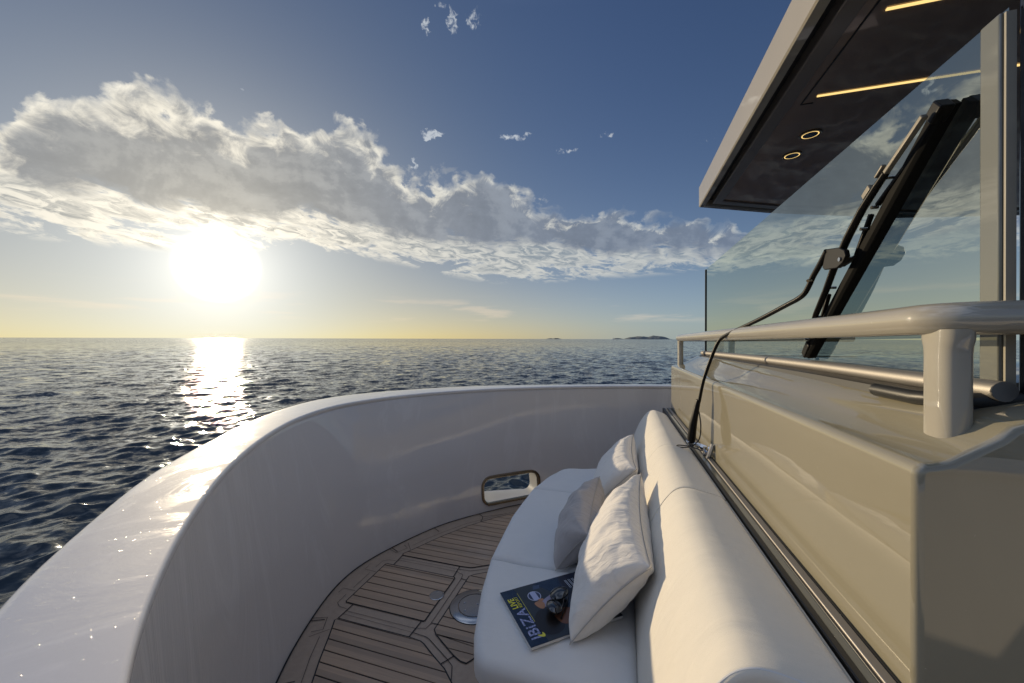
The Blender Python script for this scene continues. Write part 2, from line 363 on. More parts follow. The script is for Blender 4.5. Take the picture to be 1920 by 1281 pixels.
# ------------------------------------------------------------------ sea
SEA = -1.75
def sea_mesh():
    na, nr = 1250, 1150
    front = int(na*.84)
    th = np.concatenate([np.linspace(-60, 60, front, endpoint=False), np.linspace(60, 300, na-front, endpoint=False)])
    th = (np.radians(VIEW) + np.radians(th)).astype(np.float32)
    r = np.concatenate([1.2*np.exp(np.linspace(0, math.log(2500/1.2), nr-24)), np.exp(np.linspace(math.log(2600), math.log(70000), 24))]).astype(np.float32)
    dr = np.gradient(r); dt = r*math.radians(120/front)*1.3
    X = r[:, None]*np.cos(th)[None]; Y = r[:, None]*np.sin(th)[None]; Z = np.zeros_like(X); DX = np.zeros_like(X); DY = np.zeros_like(X)
    wind = math.radians(VIEW+180+22)          # the chop runs across the view, slightly towards the boat
    for i in range(190):
        lam = .09*(50**(rng.random()**1.25)); k = 2*math.pi/lam
        a = SLOPE*lam*(1 if lam < .5 else (.5/lam)**.55)
        ph = wind + rng.normal(0, 42*math.pi/180 if lam > 1.2 else .75); kx, ky = math.cos(ph)*k, math.sin(ph)*k
        att = np.clip((lam/np.maximum(dr, dt)-2.2)/2.5, 0, 1); m_ = int(np.argmax(att <= 0)) or nr
        A = (a*att[:m_])[:, None].astype(np.float32)
        w = (kx*X[:m_]+ky*Y[:m_]+rng.random()*6.283).astype(np.float32)
        cw, sw = np.cos(w), np.sin(w)
        Z[:m_] += A*cw; DX[:m_] -= A*.75*math.cos(ph)*sw; DY[:m_] -= A*.75*math.sin(ph)*sw
    co = np.stack([X+DX, Y+DY, Z+SEA], -1).reshape(-1, 3).astype(np.float32)
    i0 = np.arange(nr-1)[:, None]*na; j = np.arange(na)[None, :]; j1 = (j+1) % na
    q = np.stack([i0+j, i0+na+j, i0+na+j1, i0+j1], -1).reshape(-1, 4).astype(np.int32)
    me = bpy.data.meshes.new('sea'); me.vertices.add(len(co)); me.vertices.foreach_set('co', co.ravel())
    me.loops.add(q.size); me.loops.foreach_set('vertex_index', q.ravel())
    me.polygons.add(len(q)); me.polygons.foreach_set('loop_start', np.arange(0, q.size, 4, dtype=np.int32))
    me.update(); me.shade_smooth()
    return me
SLOPE = .0066
M_sea = mat('sea water', (.024, .034, .042), .06, 0, 0, 0, .5, 0, 1.34)
n, b = nodes(M_sea); p = pos(n)
dist = n.vm('LENGTH', p, out=1)
_wa = R_(VIEW+22); pp = n.comb(n.dot(p, (math.cos(_wa), math.sin(_wa), 0)), n.m('MULTIPLY', n.dot(p, (-math.sin(_wa), math.cos(_wa), 0)), .5), 0.0)
wv = n.vm('SUBTRACT', n.noise(pp, 9.0, 3, .6, .3, out=1), (.5, .5, .5))
wv2 = n.vm('SUBTRACT', n.noise(pp, 1.6, 4, .62, .2, out=1), (.5, .5, .5))
wv3 = n.vm('SUBTRACT', n.noise(pp, .40, 5, .68, .2, out=1), (.5, .5, .5))
sA = n.lin(dist, 2, 25, .42, .9); sB = n.lin(dist, 8, 45, .10, 1.25); sC = n.lin(dist, 25, 120, .0, 1.2)
tot = n.vm('ADD', n.vm('ADD', n.vm('SCALE', wv, sc=sA), n.vm('SCALE', wv2, sc=sB)), n.vm('SCALE', wv3, sc=sC))
geo_n = n.new('ShaderNodeNewGeometry').outputs['Normal']
_ts = n.new('ShaderNodeSeparateXYZ'); n.l.new(tot, _ts.inputs[0])
_off = n.vm('ADD', n.vm('SCALE', (math.cos(_wa), math.sin(_wa), 0), sc=_ts.outputs[0]), n.vm('SCALE', (-math.sin(_wa), math.cos(_wa), 0), sc=n.m('MULTIPLY', _ts.outputs[1], .6)))
nn = n.vm('NORMALIZE', n.vm('ADD', geo_n, _off))
n.l.new(nn, b.inputs['Normal'])
n.l.new(n.lin(dist, 3, 400, .035, .10), b.inputs['Roughness'])
sea = bpy.data.objects.new('sea', sea_mesh()); sea.data.materials.append(M_sea); C.objects.link(sea); sea['kind'] = 'structure'

# ------------------------------------------------------------------ far islands and boats
M_isl = mat('island scrub', (.13, .15, .16), .9); n, b = nodes(M_isl)
n.l.new(n.mix(n.noise(pos(n), .004, 6, .6), (.10, .12, .12, 1), (.20, .21, .20, 1)), b.inputs['Base Color'])
def bearing(px, dist_):
    a = math.atan((px-960)/700); v = VV*math.cos(a)+VR*math.sin(a); return v*dist_
def island(name, px0, px1, prof, dist_, depth, label):
    """ridge whose skyline heights (m) are prof, between two bearings"""
    bm = bmesh.new(); A, B = bearing(px0, dist_), bearing(px1, dist_); n_ = 60; rows = 14
    away = ((A+B)/2).normalized(); g = []
    for j in range(rows+1):
        v = j/rows; row = []
        for i in range(n_+1):
            u = i/n_; f = u*(len(prof)-1); k = min(int(f), len(prof)-2); h = prof[k]*(1-(f-k))+prof[k+1]*(f-k)
            pnt = A.lerp(B, u)+away*(v-.5)*depth
            e = math.sin(math.pi*v)**.8
            nzv = mnoise.fractal(Vector((u*9+px0, v*4, 0)), 1, 2, 5)
            row.append(bm.verts.new((pnt.x, pnt.y, SEA-2+max(0, h*e*(1+.22*nzv)+h*.05*nzv)+2*e)))
        g.append(row)
    for j in range(rows):
        for i in range(n_): bm.faces.new((g[j][i], g[j][i+1], g[j+1][i+1], g[j+1][i]))
    o = obj(name, bm, M_isl); o['kind'] = 'structure'; return o
island('island', 1168, 1262, [1, 22, 44, 50, 54, 60, 58, 50, 52, 62, 66, 60, 58, 40, 10, 1], 8000, 900, '')
island('island', 1148, 1172, [3, 20, 24, 20, 8, 1], 7600, 500, '')
island('island', 1024, 1054, [2, 16, 20, 12, 24, 22, 10, 2], 8600, 600, '')
M_sail = mat('sail cloth', (.8, .8, .78), .7)
def sailboat(px, dist_, label):
    v = bearing(px, dist_); t = thing('sailboat', label, 'sailboat', (v.x, v.y, SEA), None)
    bm = bmesh.new(); r_ = VR
    prof_ = [(-6, 1.2), (-5, 0), (5, 0), (7, 1.4)]
    sweep(bm, [[Vector((v.x, v.y, SEA))+r_*a+VV*w+Vector((0, 0, h)) for a, h in prof_] for w in (-1.3, 1.3)]); obj('hull', bm, M_white, t, False)
    bm = bmesh.new(); sweep(bm, [[Vector((v.x, v.y, SEA))+r_*a+VV*w+Vector((0, 0, h)) for a, h in [(-4.5, 2), (.6, 2), (.6, 16)]] for w in (-.05, .05)]); obj('sail', bm, M_sail, t, False)
    bm = bmesh.new(); tube(bm, [Vector((v.x, v.y, SEA+1))+r_*.8, Vector((v.x, v.y, SEA+17))+r_*.8], .12, 6); obj('mast', bm, M_white, t, False)
sailboat(1151, 2600, 'tiny white sailboat on the horizon beside the small left end of the island')

v = bearing(1043, 5200); t = thing('ship', 'tiny dark ship on the horizon in front of the small islet', 'ship', (v.x, v.y, SEA))
M_ship = mat('dark ship paint', (.10, .11, .12), .6)
def ship_bit(name, prof_, w): 
    bm = bmesh.new(); sweep(bm, [[Vector((v.x, v.y, SEA))+VR*a+VV*k+Vector((0, 0, h)) for a, h in prof_] for k in (-w, w)]); obj(name, bm, M_ship, t, False)
ship_bit('hull', [(-24, 6), (-20, 0), (22, 0), (28, 7)], 5); ship_bit('superstructure', [(-18, 6.3), (4, 6.3), (2, 12), (-14, 13)], 3.5); ship_bit('mast', [(-6, 13.2), (-5, 13.2), (-5, 20), (-6, 20)], .5)
# ------------------------------------------------------------------ the yacht
yacht = thing('yacht', 'moored motor yacht with curved grey bulwark, teak foredeck, champagne coaming and dark hardtop', 'yacht', (1.65, -.3, 0))
CX, CY = 1.65, -.5
inner = [(.277, .544), (.348, .645), (.441, .76), (.539, .871), (.734, 1.062), (.892, 1.197), (1.162, 1.386), (1.469, 1.545), (1.82, 1.612), (2.214, 1.485), (2.563, 1.206), (2.861, .838), (3.148, .297), (3.364, -.371), (3.44, -1.0), (3.48, -2.0)]
inner = [(-.18, -2.0), (-.14, -1.0), (-.03, -.371), (.10, .2)]+inner
outer = [(.311, .883), (.411, .995), (.557, 1.145), (.682, 1.267), (.820, 1.375), (1.058, 1.531), (1.295, 1.671), (1.634, 1.822), (1.968, 1.880), (2.287, 1.763), (2.58, 1.520), (2.91, 1.122), (3.259, .308), (3.483, -.384), (3.58, -1.0), (3.62, -2.0)]
outer = [(-.36, -2.0), (-.31, -1.0), (-.20, -.371), (-.04, .2), (.155, .63)]+outer
base = [(.517, .79), (.756, 1.011), (.976, 1.175), (1.18, 1.289), (1.372, 1.363), (1.513, 1.408), (1.64, 1.43), (1.8, 1.418), (1.972, 1.36), (2.119, 1.299), (2.324, 1.195), (2.544, 1.011), (2.672, .886), (2.783, .77), (3.0, .42), (3.14, 0), (3.22, -.6), (3.26, -2.0)]
base = [(.04, -2.0), (.08, -.6), (.17, 0), (.31, .42)]+base
def polar(pts):
    P = cr(pts, 8); th = np.array([math.atan2(p[1]-CY, p[0]-CX) for p in P]); th = np.where(th < -math.pi/2-.2, th+2*math.pi, th)
    r = np.array([math.hypot(p[1]-CY, p[0]-CX) for p in P]); o = np.argsort(th); th, r = th[o], r[o]
    g = np.linspace(-.68, math.pi+.68, 700); rr = np.interp(g, th, r)
    k = np.exp(-np.linspace(-2, 2, 41)**2); k /= k.sum()
    rp = np.pad(rr, 20, mode='edge'); rr = np.convolve(rp, k, 'valid')
    return lambda a: float(np.interp(a, g, rr))
rI, rO, rB = polar(inner), polar(outer), polar(base)
HB = .89
def cap_z(a): return HB
NA = 260; angs = np.linspace(-.62, math.pi+.62, NA)
secs = []
for a in angs:
    ri, ro, rb = rI(a), rO(a), rB(a)
    S_ = []
    def P_(r, z): S_.append((CX+r*math.cos(a), CY+r*math.sin(a), z))
    P_(rb-.004, -.08); P_(rb, 0)
    for t in list(np.linspace(.06, .93, 13))+[.962, .975]:       # inner wall, slightly hollow flare
        P_(rb+(ri-rb)*(t**1.35), t*(HB-.006))
    P_(ri+.001, HB-.0200); P_(ri-.0062, HB-.0185); P_(ri-.0070, HB-.0150); P_(ri-.0068, HB-.0060); P_(ri-.0050, HB-.0024); P_(ri-.0022, HB-.0005); P_(ri+.002, HB); P_(ri+.008, HB+.0003)
    w = ro-ri
    for t in (.12, .3, .5, .7, .86): P_(ri+w*t, HB+.0006+.0012*math.sin(math.pi*t))
    P_(ro-.018, HB+.0004); P_(ro-.009, HB-.001); P_(ro-.004, HB-.004); P_(ro-.001, HB-.010); P_(ro, HB-.020); P_(ro-.001, HB-.034)
    P_(ro-.005, HB-.10); P_(ro-.03, HB-.35); P_(ro-.12, .1); P_(ro-.28, -.6); P_(ro-.45, -1.4); P_(ro-.6, -2.1)
    P_(rb-.75, -2.1); P_(rb-.12, -.2)
    secs.append(S_)
bm = bmesh.new(); sweep(bm, secs)
bmesh.ops.recalc_face_normals(bm, faces=bm.faces)
me = bpy.data.meshes.new('bulwark'); bm.to_mesh(me); bm.free(); me.materials.append(M_cap); me.materials.append(M_white)
bulwark = bpy.data.objects.new('bulwark', me)
# fairlead opening cut through the far side of the bulwark
hx, hy, hz = 2.775, .86, .145
hn = Vector((.72, .69, 0)).normalized(); ht = Vector((.69, -.72, 0)).normalized()
def rrect(w, h, r, n_=6):
    out = []
    for cx_, cz_, a0 in ((w/2-r, h/2-r, 0), (-w/2+r, h/2-r, 90), (-w/2+r, -h/2+r, 180), (w/2-r, -h/2+r, 270)):
        for k in range(n_+1):
            a = R_(a0+90*k/n_); out.append((cx_+r*math.cos(a), cz_+r*math.sin(a)))
    return out
HW, HH = .45, .175
def hp(u, v, w): return Vector((hx, hy, hz))+ht*u+hn*w+Vector((0, 0, v))
bmc = bmesh.new(); sweep(bmc, [[hp(u, v, w) for u, v in rrect(HW, HH, .055)] for w in (-.35, .9)]); bmesh.ops.recalc_face_normals(bmc, faces=bmc.faces)
mc = bpy.data.meshes.new('cut'); bmc.to_mesh(mc); bmc.free(); mc.materials.append(M_white); cut = bpy.data.objects.new('cut', mc)
C.objects.link(bulwark); C.objects.link(cut)
bo = bulwark.modifiers.new('b', 'BOOLEAN'); bo.object = cut; bo.operation = 'DIFFERENCE'; bo.solver = 'EXACT'; bo.material_mode = 'TRANSFER'
dg = bpy.context.evaluated_depsgraph_get(); dg.update()
nm = bpy.data.meshes.new_from_object(bulwark.evaluated_get(dg)); bulwark.modifiers.clear(); bulwark.data = nm
nm.shade_smooth(); nm.set_sharp_from_angle(angle=R_(42))
bpy.data.objects.remove(cut)
bulwark.parent = yacht; bulwark.matrix_parent_inverse = Matrix.Translation(yacht.location).inverted()
bulwark['label'] = 'curved grey gelcoat bulwark with glossy flat cap'
# trim ring of the opening follows the wall
def wall_off(u, v):
    """distance along hn from the plane of the cutter to the inner wall"""
    p0 = hp(u, v, 0)
    for k in range(6):
        a = math.atan2(p0.y-CY, p0.x-CX); t = max(0, min(1, p0.z/HB)); rw = rB(a)+(rI(a)-rB(a))*t**1.35
        e = rw-math.hypot(p0.x-CX, p0.y-CY); p0 = p0+hn*e
    return (p0-hp(u, v, 0)).dot(hn)
bm = bmesh.new(); o1 = rrect(HW+.004, HH+.004, .056); o2 = rrect(HW+.040, HH+.040, .074)
def hq(u, v, k): return hp(u, v, wall_off(u, v)+k)
R1 = [[bm.verts.new(hq(u, v, .012)) for u, v in rrect(HW-.006, HH-.006, .052)], [bm.verts.new(hq(u, v, -.006)) for u, v in rrect(HW-.004, HH-.004, .053)], [bm.verts.new(hq(u, v, -.012)) for u, v in rrect(HW+.010, HH+.010, .058)], [bm.verts.new(hq(u, v, -.010)) for u, v in rrect(HW+.032, HH+.032, .070)], [bm.verts.new(hq(u, v, .004)) for u, v in o2]]
for a_, b_ in zip(R1, R1[1:]):
    for k in range(len(a_)): bm.faces.new((a_[k], a_[(k+1) % len(a_)], b_[(k+1) % len(a_)], b_[k]))
trim = obj('fairlead_trim', bm, M_bronze, bulwark)

_n, _b = nodes(M_cap); _p = pos(_n)
_w1 = _n.noise(_n.vm('MULTIPLY', _p, (1, 1.6, .3)), 2.6, 6, .68, 1.2); _w2 = _n.noise(_p, 60, 3, .6)
_k = _n.new('ShaderNodeBump'); _k.inputs['Distance'].default_value = .0011
_n.l.new(_n.m('ADD', _n.m('MULTIPLY', _w1, 3.0), _n.m('MULTIPLY', _n.ss(_n.noise(_p, 95, 2, .5), .66, .74), .35)), _k.inputs['Height'])
_n.l.new(_k.outputs[0], _b.inputs['Coat Normal'])
_n.l.new(_n.m('ADD', _n.m('MULTIPLY', _n.ss(_w1, .50, .60), .16), .02), _b.inputs['Coat Roughness'])       # salt film dried in patches
_n.l.new(_n.mix(_n.m('MULTIPLY', _n.ss(_w1, .52, .62), .5), (.70, .665, .65, 1), (.77, .74, .73, 1)), _b.inputs['Base Color'])
# ---- teak deck
def par(o, p):   # parent keeping world coordinates
    o.parent = p; o.matrix_parent_inverse = Matrix.Translation(parent_world(p)).inverted()
deck_out = [(CX+(rB(a)+.02)*math.cos(a), CY+(rB(a)+.02)*math.sin(a)) for a in np.linspace(-.6, math.pi+.6, 160)]
bm = bmesh.new(); prism(bm, deck_out, -.06, -.0005); deck = obj('teak_deck', bm, M_margin, yacht, False)
PK = .0515; OX = 1.665
def clip(poly, x0, x1):
    def half(P, s_, x):
        out = []
        for i in range(len(P)):
            a, b_ = P[i], P[(i+1) % len(P)]; ia, ib = s_*(a[0]-x) >= 0, s_*(b_[0]-x) >= 0
            if ia: out.append(a)
            if ia != ib:
                t = (x-a[0])/(b_[0]-a[0]); out.append((x, a[1]+(b_[1]-a[1])*t))
        return out
    P = half(poly, 1, x0)
    return half(P, -1, x1) if P else []
def margin_curve(off, x0, x1, k=26):
    out = []
    for x in np.linspace(x0, x1, k):
        a = math.pi/2; 
        for _ in range(12):
            r = rB(a)-off; a = math.acos(max(-1, min(1, (x-CX)/r)))
        out.append((x, CY+(rB(a)-off)*math.sin(a)))
    return out
fA = [(1.405, .878), (1.405, 1.246), (1.392, 1.254), (1.358, 1.235), (1.306, 1.207), (1.2, 1.154), (1.115, 1.106), (.98, 1.02), (.80, .87), (.62, .67), (.45, .40), (.33, 0), (1.22, 0), (1.256, .60), (1.29, .64), (1.31, .663), (1.35, .733), (1.392, .80), (1.400, .82)]
fE = [(2*OX-x, y) for x, y in fA]
fC = [(1.503, .866), (1.508, .861), (1.822, .861), (1.827, .866), (1.827, 1.286), (1.822, 1.291), (1.508, 1.291), (1.503, 1.286)]
fF = [(1.473, .795), (1.857, .795), (1.879, .775), (1.907, .732), (1.956, .653), (1.972, .618), (1.974, .591), (1.94, .568), (1.94, .1), (1.39, .1), (1.39, .568), (1.356, .591), (1.358, .618), (1.374, .653), (1.423, .732), (1.451, .775)]
bm = bmesh.new(); bl = bmesh.new()
G = .0030
def clean(P):
    o_ = []
    for p in P:
        if not o_ or math.hypot(p[0]-o_[-1][0], p[1]-o_[-1][1]) > 1e-4: o_.append(p)
    if len(o_) > 1 and math.hypot(o_[0][0]-o_[-1][0], o_[0][1]-o_[-1][1]) < 1e-4: o_.pop()
    return o_
def shrink(P, d_):
    n_ = len(P); A = sum(P[i][0]*P[(i+1) % n_][1]-P[(i+1) % n_][0]*P[i][1] for i in range(n_)); s_ = 1 if A > 0 else -1; out = []
    for i in range(n_):
        a, b_, c2_ = Vector(P[i-1]), Vector(P[i]), Vector(P[(i+1) % n_])
        e1, e2 = (b_-a).normalized(), (c2_-b_).normalized(); n1, n2 = Vector((-e1.y, e1.x))*s_, Vector((-e2.y, e2.x))*s_
        m_ = (n1+n2); m_ = m_/max(.35, m_.length_squared/2) if m_.length > 1e-3 else n1
        out.append(tuple(b_+m_*d_))
    return out
for f in (fA, fC, fE, fF):
    z0 = .0012; prism(bl, f, z0-.001, z0)                     # black bedding shows in the seams
    k0 = int((min(p[0] for p in f)-OX)/PK)-2
    for k in range(k0, k0+40):
        x0 = OX-.162-PK*.0+PK*k; P = clean(clip(f, x0, x0+PK))
        if len(P) >= 3:
            P = shrink(P, G)
            try: prism(bm, P, .0006, .0034)
            except Exception: pass
def line(pts, w=.0045, z=.0030, closed=False):
    P = [Vector(p) for p in pts]
    L = [];
    n_ = len(P)
    for i in range(n_):
        a = P[(i-1) % n_] if (closed or i) else P[i]; c2_ = P[(i+1) % n_] if (closed or i < n_-1) else P[i]
        t = (c2_-a).normalized(); nv = Vector((-t.y, t.x)); L.append((P[i]+nv*w/2, P[i]-nv*w/2))
    vs = [(bl.verts.new((a.x, a.y, z)), bl.verts.new((b_.x, b_.y, z))) for a, b_ in L]
    for i in range(n_ if closed else n_-1):
        a, b_ = vs[i], vs[(i+1) % n_]; bl.faces.new((a[0], a[1], b_[1], b_[0]))
mir = lambda L: [(2*OX-x, y) for x, y in L]
def both(L, **k): line(L, **k); line(mir(L), **k)
planks = obj('plank', bm, M_teak, deck, False, label='straight teak planks laid fore and aft'); planks.name = 'teak_planks'
# margin joints and the double boards between the fields
both(fA, w=.0055, closed=True); line(fC, w=.0055, closed=True); line(fF, w=.0055, closed=True)
both([(1.405, 1.247), (1.503, 1.243)], w=.005); both([(1.405, .879), (1.503, .874)], w=.005)
line([(1.458, .869), (1.469, .833), (1.50, .8265), (1.83, .8265), (1.861, .833), (1.872, .869)], w=.0025)
both([(1.431, .874), (1.427, .809), (1.419, .788), (1.349, .667), (1.329, .639), (1.265, .613)], w=.003)
both([(1.326, .685), (1.374, .653)]); both([(1.503, .8265), (1.505, .797)], w=.004)
both([(1.455, 1.247), (1.455, .874)], w=.0018); both([(1.435, 1.25), (1.431, .88)], w=.0014)
both([(1.371, 1.360), (1.396, 1.298), (1.332, 1.262), (1.306, 1.301)], w=.0025); both([(1.281, 1.289), (1.341, 1.235)], w=.002)
both([(1.296, 1.246), (1.2, 1.20), (1.105, 1.145), (.95, 1.04), (.78, .88), (.60, .68), (.42, .38)], w=.002)
both([(1.549, 1.372), (1.583, 1.371), (1.584, 1.300)], w=.002); both([(1.549, 1.326), (1.487, 1.323), (1.469, 1.297), (1.466, 1.252)], w=.002)
line([(1.60, 1.325), (1.73, 1.325)], w=.002)
both([(1.977-.62*0, 1.36), (1.948, 1.298)]) if False else both([(1.353, 1.36), (1.382, 1.298)], w=.004)
both([(2.546, 1.013), (2.506, .969), (2.481, .959), (2.436, .956)], w=.0045); both([(2.506, .969), (2.60, .82)], w=.003)
both([(1.06, 1.235), (1.10, 1.17)], w=.004)
ed = [(CX+(rB(a)-.003)*math.cos(a), CY+(rB(a)-.003)*math.sin(a)) for a in np.linspace(-.1, math.pi+.1, 150)]
line(ed, w=.008)
caulk = obj('deck_caulking', bl, M_caulk, deck, False)
bm = bmesh.new(); lathe(bm, 1.671, .889, [(.0355, .002), (.0355, .0050), (.033, .0062), (.029, .0058), (.0285, .0050), (.001, .0048)], 40); obj('drain_cap', bm, M_steel, deck)
bm = bmesh.new(); lathe(bm, 1.657, .680, [(.1195, .001), (.1195, .0038), (.1150, .0040), (.1150, .001)], 72); obj('socket_seal', bm, M_caulk, deck)
bm = bmesh.new(); lathe(bm, 1.657, .680, [(.116, .002), (.116, .0062), (.1135, .0078), (.0788, .0090), (.0782, .0030), (.0752, .0030), (.0745, .0090), (.001, .0094)], 72); pl = obj('table_socket', bm, M_steel, deck)
for dx, dy in ((-.045, .03), (.0, .052), (.01, -.012), (-.03, -.04)):
    bm = bmesh.new(); lathe(bm, 1.657+dx, .680+dy, [(.0052, .0090), (.0052, .0104), (.0026, .0106), (.0020, .0092), (.0004, .0092)], 16); obj('screw', bm, M_chrome, pl)
# more of the foredeck inside of the bulwark, under the sofa
bm = bmesh.new(); prism(bm, [(.9, .30), (1.31, .41), (1.99, .41), (2.36, .30), (2.36, -.36), (.9, -.36)], .0, .40); obj('sofa_plinth', bm, M_white, yacht, bevel=.012)

# ---- coaming: the moulded breastwork in front of the windscreen
def yw(x): return -.396+(x-.67)*(.062/2.33)
def zc(x, y):                     # deck of the coaming, rises towards the windscreen
    f = (yw(x)-y)/(yw(x)+.53); zt = 1.108-.006*x
    zg = 1.205-.018*max(0, (x-1.6))**1.3*.75
    return zt+(zg-zt)*max(0, min(1, f))**2.1
secs = []
for x in np.concatenate([[.67], np.linspace(.75, 2.9, 24), [2.985]]):
    y0 = yw(x); S_ = [(x, y0, -.03), (x, y0, 1.06-.006*x)]; rr_ = .019; zz_ = zc(x, y0-rr_)
    S_ += [(x, y0-rr_*(1-math.cos(t)), zz_-rr_*(1-math.sin(t))) for t in (0, .26, .52, .79, 1.05, 1.31, 1.57)]
    for y in (y0-rr_-.02, y0-.09, -.50): S_.append((x, y, zc(x, y)))
    S_ += [(x, -.60, zc(x, -.6)), (x, -1.6, zc(x, -.6)+.0), (x, -1.6, -.03)]
    secs.append(S_)
bm = bmesh.new(); sweep(bm, secs)
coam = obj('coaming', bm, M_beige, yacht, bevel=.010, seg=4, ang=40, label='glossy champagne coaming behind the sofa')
# ledge and track along its foot
def strip(name, y0, y1, z0, z1, m, x0=.66, x1=2.978, parent=coam, bev=.002, label=None):
    bm = bmesh.new(); sweep(bm, [[(x, yw(x)+a, b_) for a, b_ in ((y0, z0), (y1, z0), (y1, z1), (y0, z1))] for x in np.linspace(x0, x1, 12)])
    return obj(name, bm, m, parent, bevel=bev, seg=2, label=label)
strip('ledge', .001, .052, .70, .768, M_beige)
strip('rubber_seal', .0455, .0595, .735, .7715, M_black)
strip('rubber_seal', .0262, .0300, .760, .7705, M_black)
strip('steel_track', .0085, .0255, .760, .7745, M_track)
strip('rubber_seal', .0012, .0078, .760, .7725, M_black)

# handrail on posts
rail_c = []
def yr(x): return -.465+(x-.74)*(.085/2.24)
def zr(x): return 1.312-(x-.74)*.0105
pts = [(.722, -1.7, 1.315), (.722, -1.0, 1.314), (.722, -.60, 1.313)]+[(.777-.055*math.sin(t), yr(.777)-.055+.055*math.cos(t), 1.3125) for t in np.linspace(math.pi/2, .001, 14)]
pts += [(x, yr(x), zr(x)) for x in np.linspace(.9, 2.88, 20)]
pts += [(2.92, -.384, 1.289), (2.945, -.390, 1.289), (2.964, -.402, 1.289), (2.976, -.42, 1.289), (2.982, -.445, 1.289), (2.99, -.50, 1.289), (3.06, -.9, 1.29), (3.12, -1.5, 1.29)]
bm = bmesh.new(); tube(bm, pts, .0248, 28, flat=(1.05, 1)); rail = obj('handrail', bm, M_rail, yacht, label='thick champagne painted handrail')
def post(x, y, zt, zb, ex=.052, ey=.033, name='post'):
    bm = bmesh.new(); secs_ = []
    for z, k in ((zt-.004, 1.22), (zt-.020, 1.16), (zt-.030, 1.05), (zt-.042, 1.0), (zb+.05, 1.0), (zb+.004, 1.0), (zb-.03, 1.0)):
        ring = []
        for i in range(40):
            a = 2*math.pi*i/40; c0, s0 = math.cos(a), math.sin(a)
            ring.append((x+ex*k*math.copysign(abs(c0)**.78, c0), y+ey*(k if k <= 1 else 1+(k-1)*.2)*math.copysign(abs(s0)**.78, s0), z))
        secs_.append(ring)
    sweep(bm, secs_); return obj(name, bm, M_rail, rail)
post(.748, -.480, 1.300, 1.128, .030, .020)
post(2.945, -.392, 1.28, 1.11, .034, .019)
post(3.02, -.66, 1.28, 1.15, .03, .03)

# windscreen
YG = -.557
def zgb(x): return 1.213-.010*max(0, x-1.2)**1.25
glass_top = 1.776
x0g, x1g = .757, 2.935
bm = bmesh.new(); n_ = 22; vs = []
front = [(x, zgb(x)-.02) for x in np.linspace(x0g, x1g, n_)]
poly = [(x, z) for x, z in front]+[(x1g, glass_top), (x0g, glass_top+.008)]
a_ = [bm.verts.new((x, YG, z)) for x, z in poly]; bm.faces.new(a_[::-1])
glass = obj('windscreen', bm, M_glass, yacht, False, keep=True, label='frameless tinted windscreen glass')
bm = bmesh.new(); box(bm, (x1g, YG-.006, zgb(x1g)-.02), (x1g+.006, YG+.006, glass_top)); obj('glass_edge', bm, M_black, glass, False)
bm = bmesh.new(); box(bm, (x0g-.004, YG-.006, 1.2), (x0g-.0005, YG+.006, glass_top)); obj('glass_edge', bm, M_rail, glass, False)
bm = bmesh.new(); box(bm, (.758, YG+.002, 1.19), (.792, YG+.010, glass_top+.003)); obj('pillar', bm, M_pillar, glass, bevel=.003, label='pale narrow pillar at the near end of the glass')
# base rail of the glass
bm = bmesh.new(); tube(bm, [(x, YG+.012, zgb(x)-.010) for x in np.linspace(.745, x1g+.035, 24)], .0155, 16, flat=(1.0, 1.0)); obj('base_rail', bm, M_track, glass)
bm = bmesh.new(); sweep(bm, [[(x, YG+a, zgb(x)+b_) for a, b_ in ((.026, -.06), (.052, -.052), (.046, -.030), (.022, -.022))] for x in np.linspace(.76, x1g, 20)]); obj('rubber_gasket', bm, M_black, glass, True)
bm = bmesh.new(); tube(bm, [(.95, YG+.06, zgb(.95)-.035), (.85, YG+.055, zgb(.85)-.036), (.77, YG+.04, zgb(.77)-.03), (.75, YG-.02, zgb(.77)-.02)], .013, 10); obj('rubber_boot', bm, M_black, glass)
# dark side panel aft of the glass
bm = bmesh.new(); sweep(bm, [[(x, y, z) for y, z in ((YG-.008, 1.16), (-1.5, 1.16), (-1.5, 2.30), (YG-.008, 2.30))] for x in (.700, .754)]); obj('side_panel', bm, M_dark, yacht, bevel=.004, label='dark panel aft of the windscreen')

# ---- windscreen wiper
wip = thing('windscreen_wiper', '', 'wiper', (1.83, -.36, .78)); par(wip, yacht)
for k in ('label', 'category'): del wip[k]
wip.location = (1.83, -.36, .78); wip.matrix_parent_inverse = Matrix.Translation(yacht.location).inverted()
WO = wip
def wobj(name, bm, m, **k):
    o = obj(name, bm, m, None, **k); o.parent = wip; o.matrix_parent_inverse = Matrix.Translation(Vector((1.83, -.36, .78))).inverted(); return o
bm = bmesh.new()
main = cr([(1.815, -.318, 1.005), (1.812, -.335, 1.10), (1.800, -.365, 1.205), (1.786, -.384, 1.262), (1.755, -.396, 1.288), (1.64, -.417, 1.315), (1.48, -.452, 1.352), (1.345, -.482, 1.388), (1.303, -.491, 1.399), (1.272, -.497, 1.412), (1.250, -.500, 1.433), (1.231, -.502, 1.456), (1.195, -.503, 1.483), (1.160, -.503, 1.510)], 5)
tube(bm, main, .0072, 12); wobj('arm', bm, M_wiper)
bm = bmesh.new(); tube(bm, [(1.850, -.292, .818), (1.846, -.293, .84), (1.838, -.298, .90), (1.830, -.306, .95), (1.822, -.312, .99), (1.817, -.316, 1.012)], [.020, .0215, .0195, .0155, .0135, .0115], 14, flat=(1.0, .82)); wobj('arm_casing', bm, M_wiper)
bm = bmesh.new()
obox(bm, (1.852, -.300, .800), (1.850, -.286, .826), .036, .030, (1, 0, 0)); wobj('pivot_bracket', bm, M_chrome, bevel=.003)
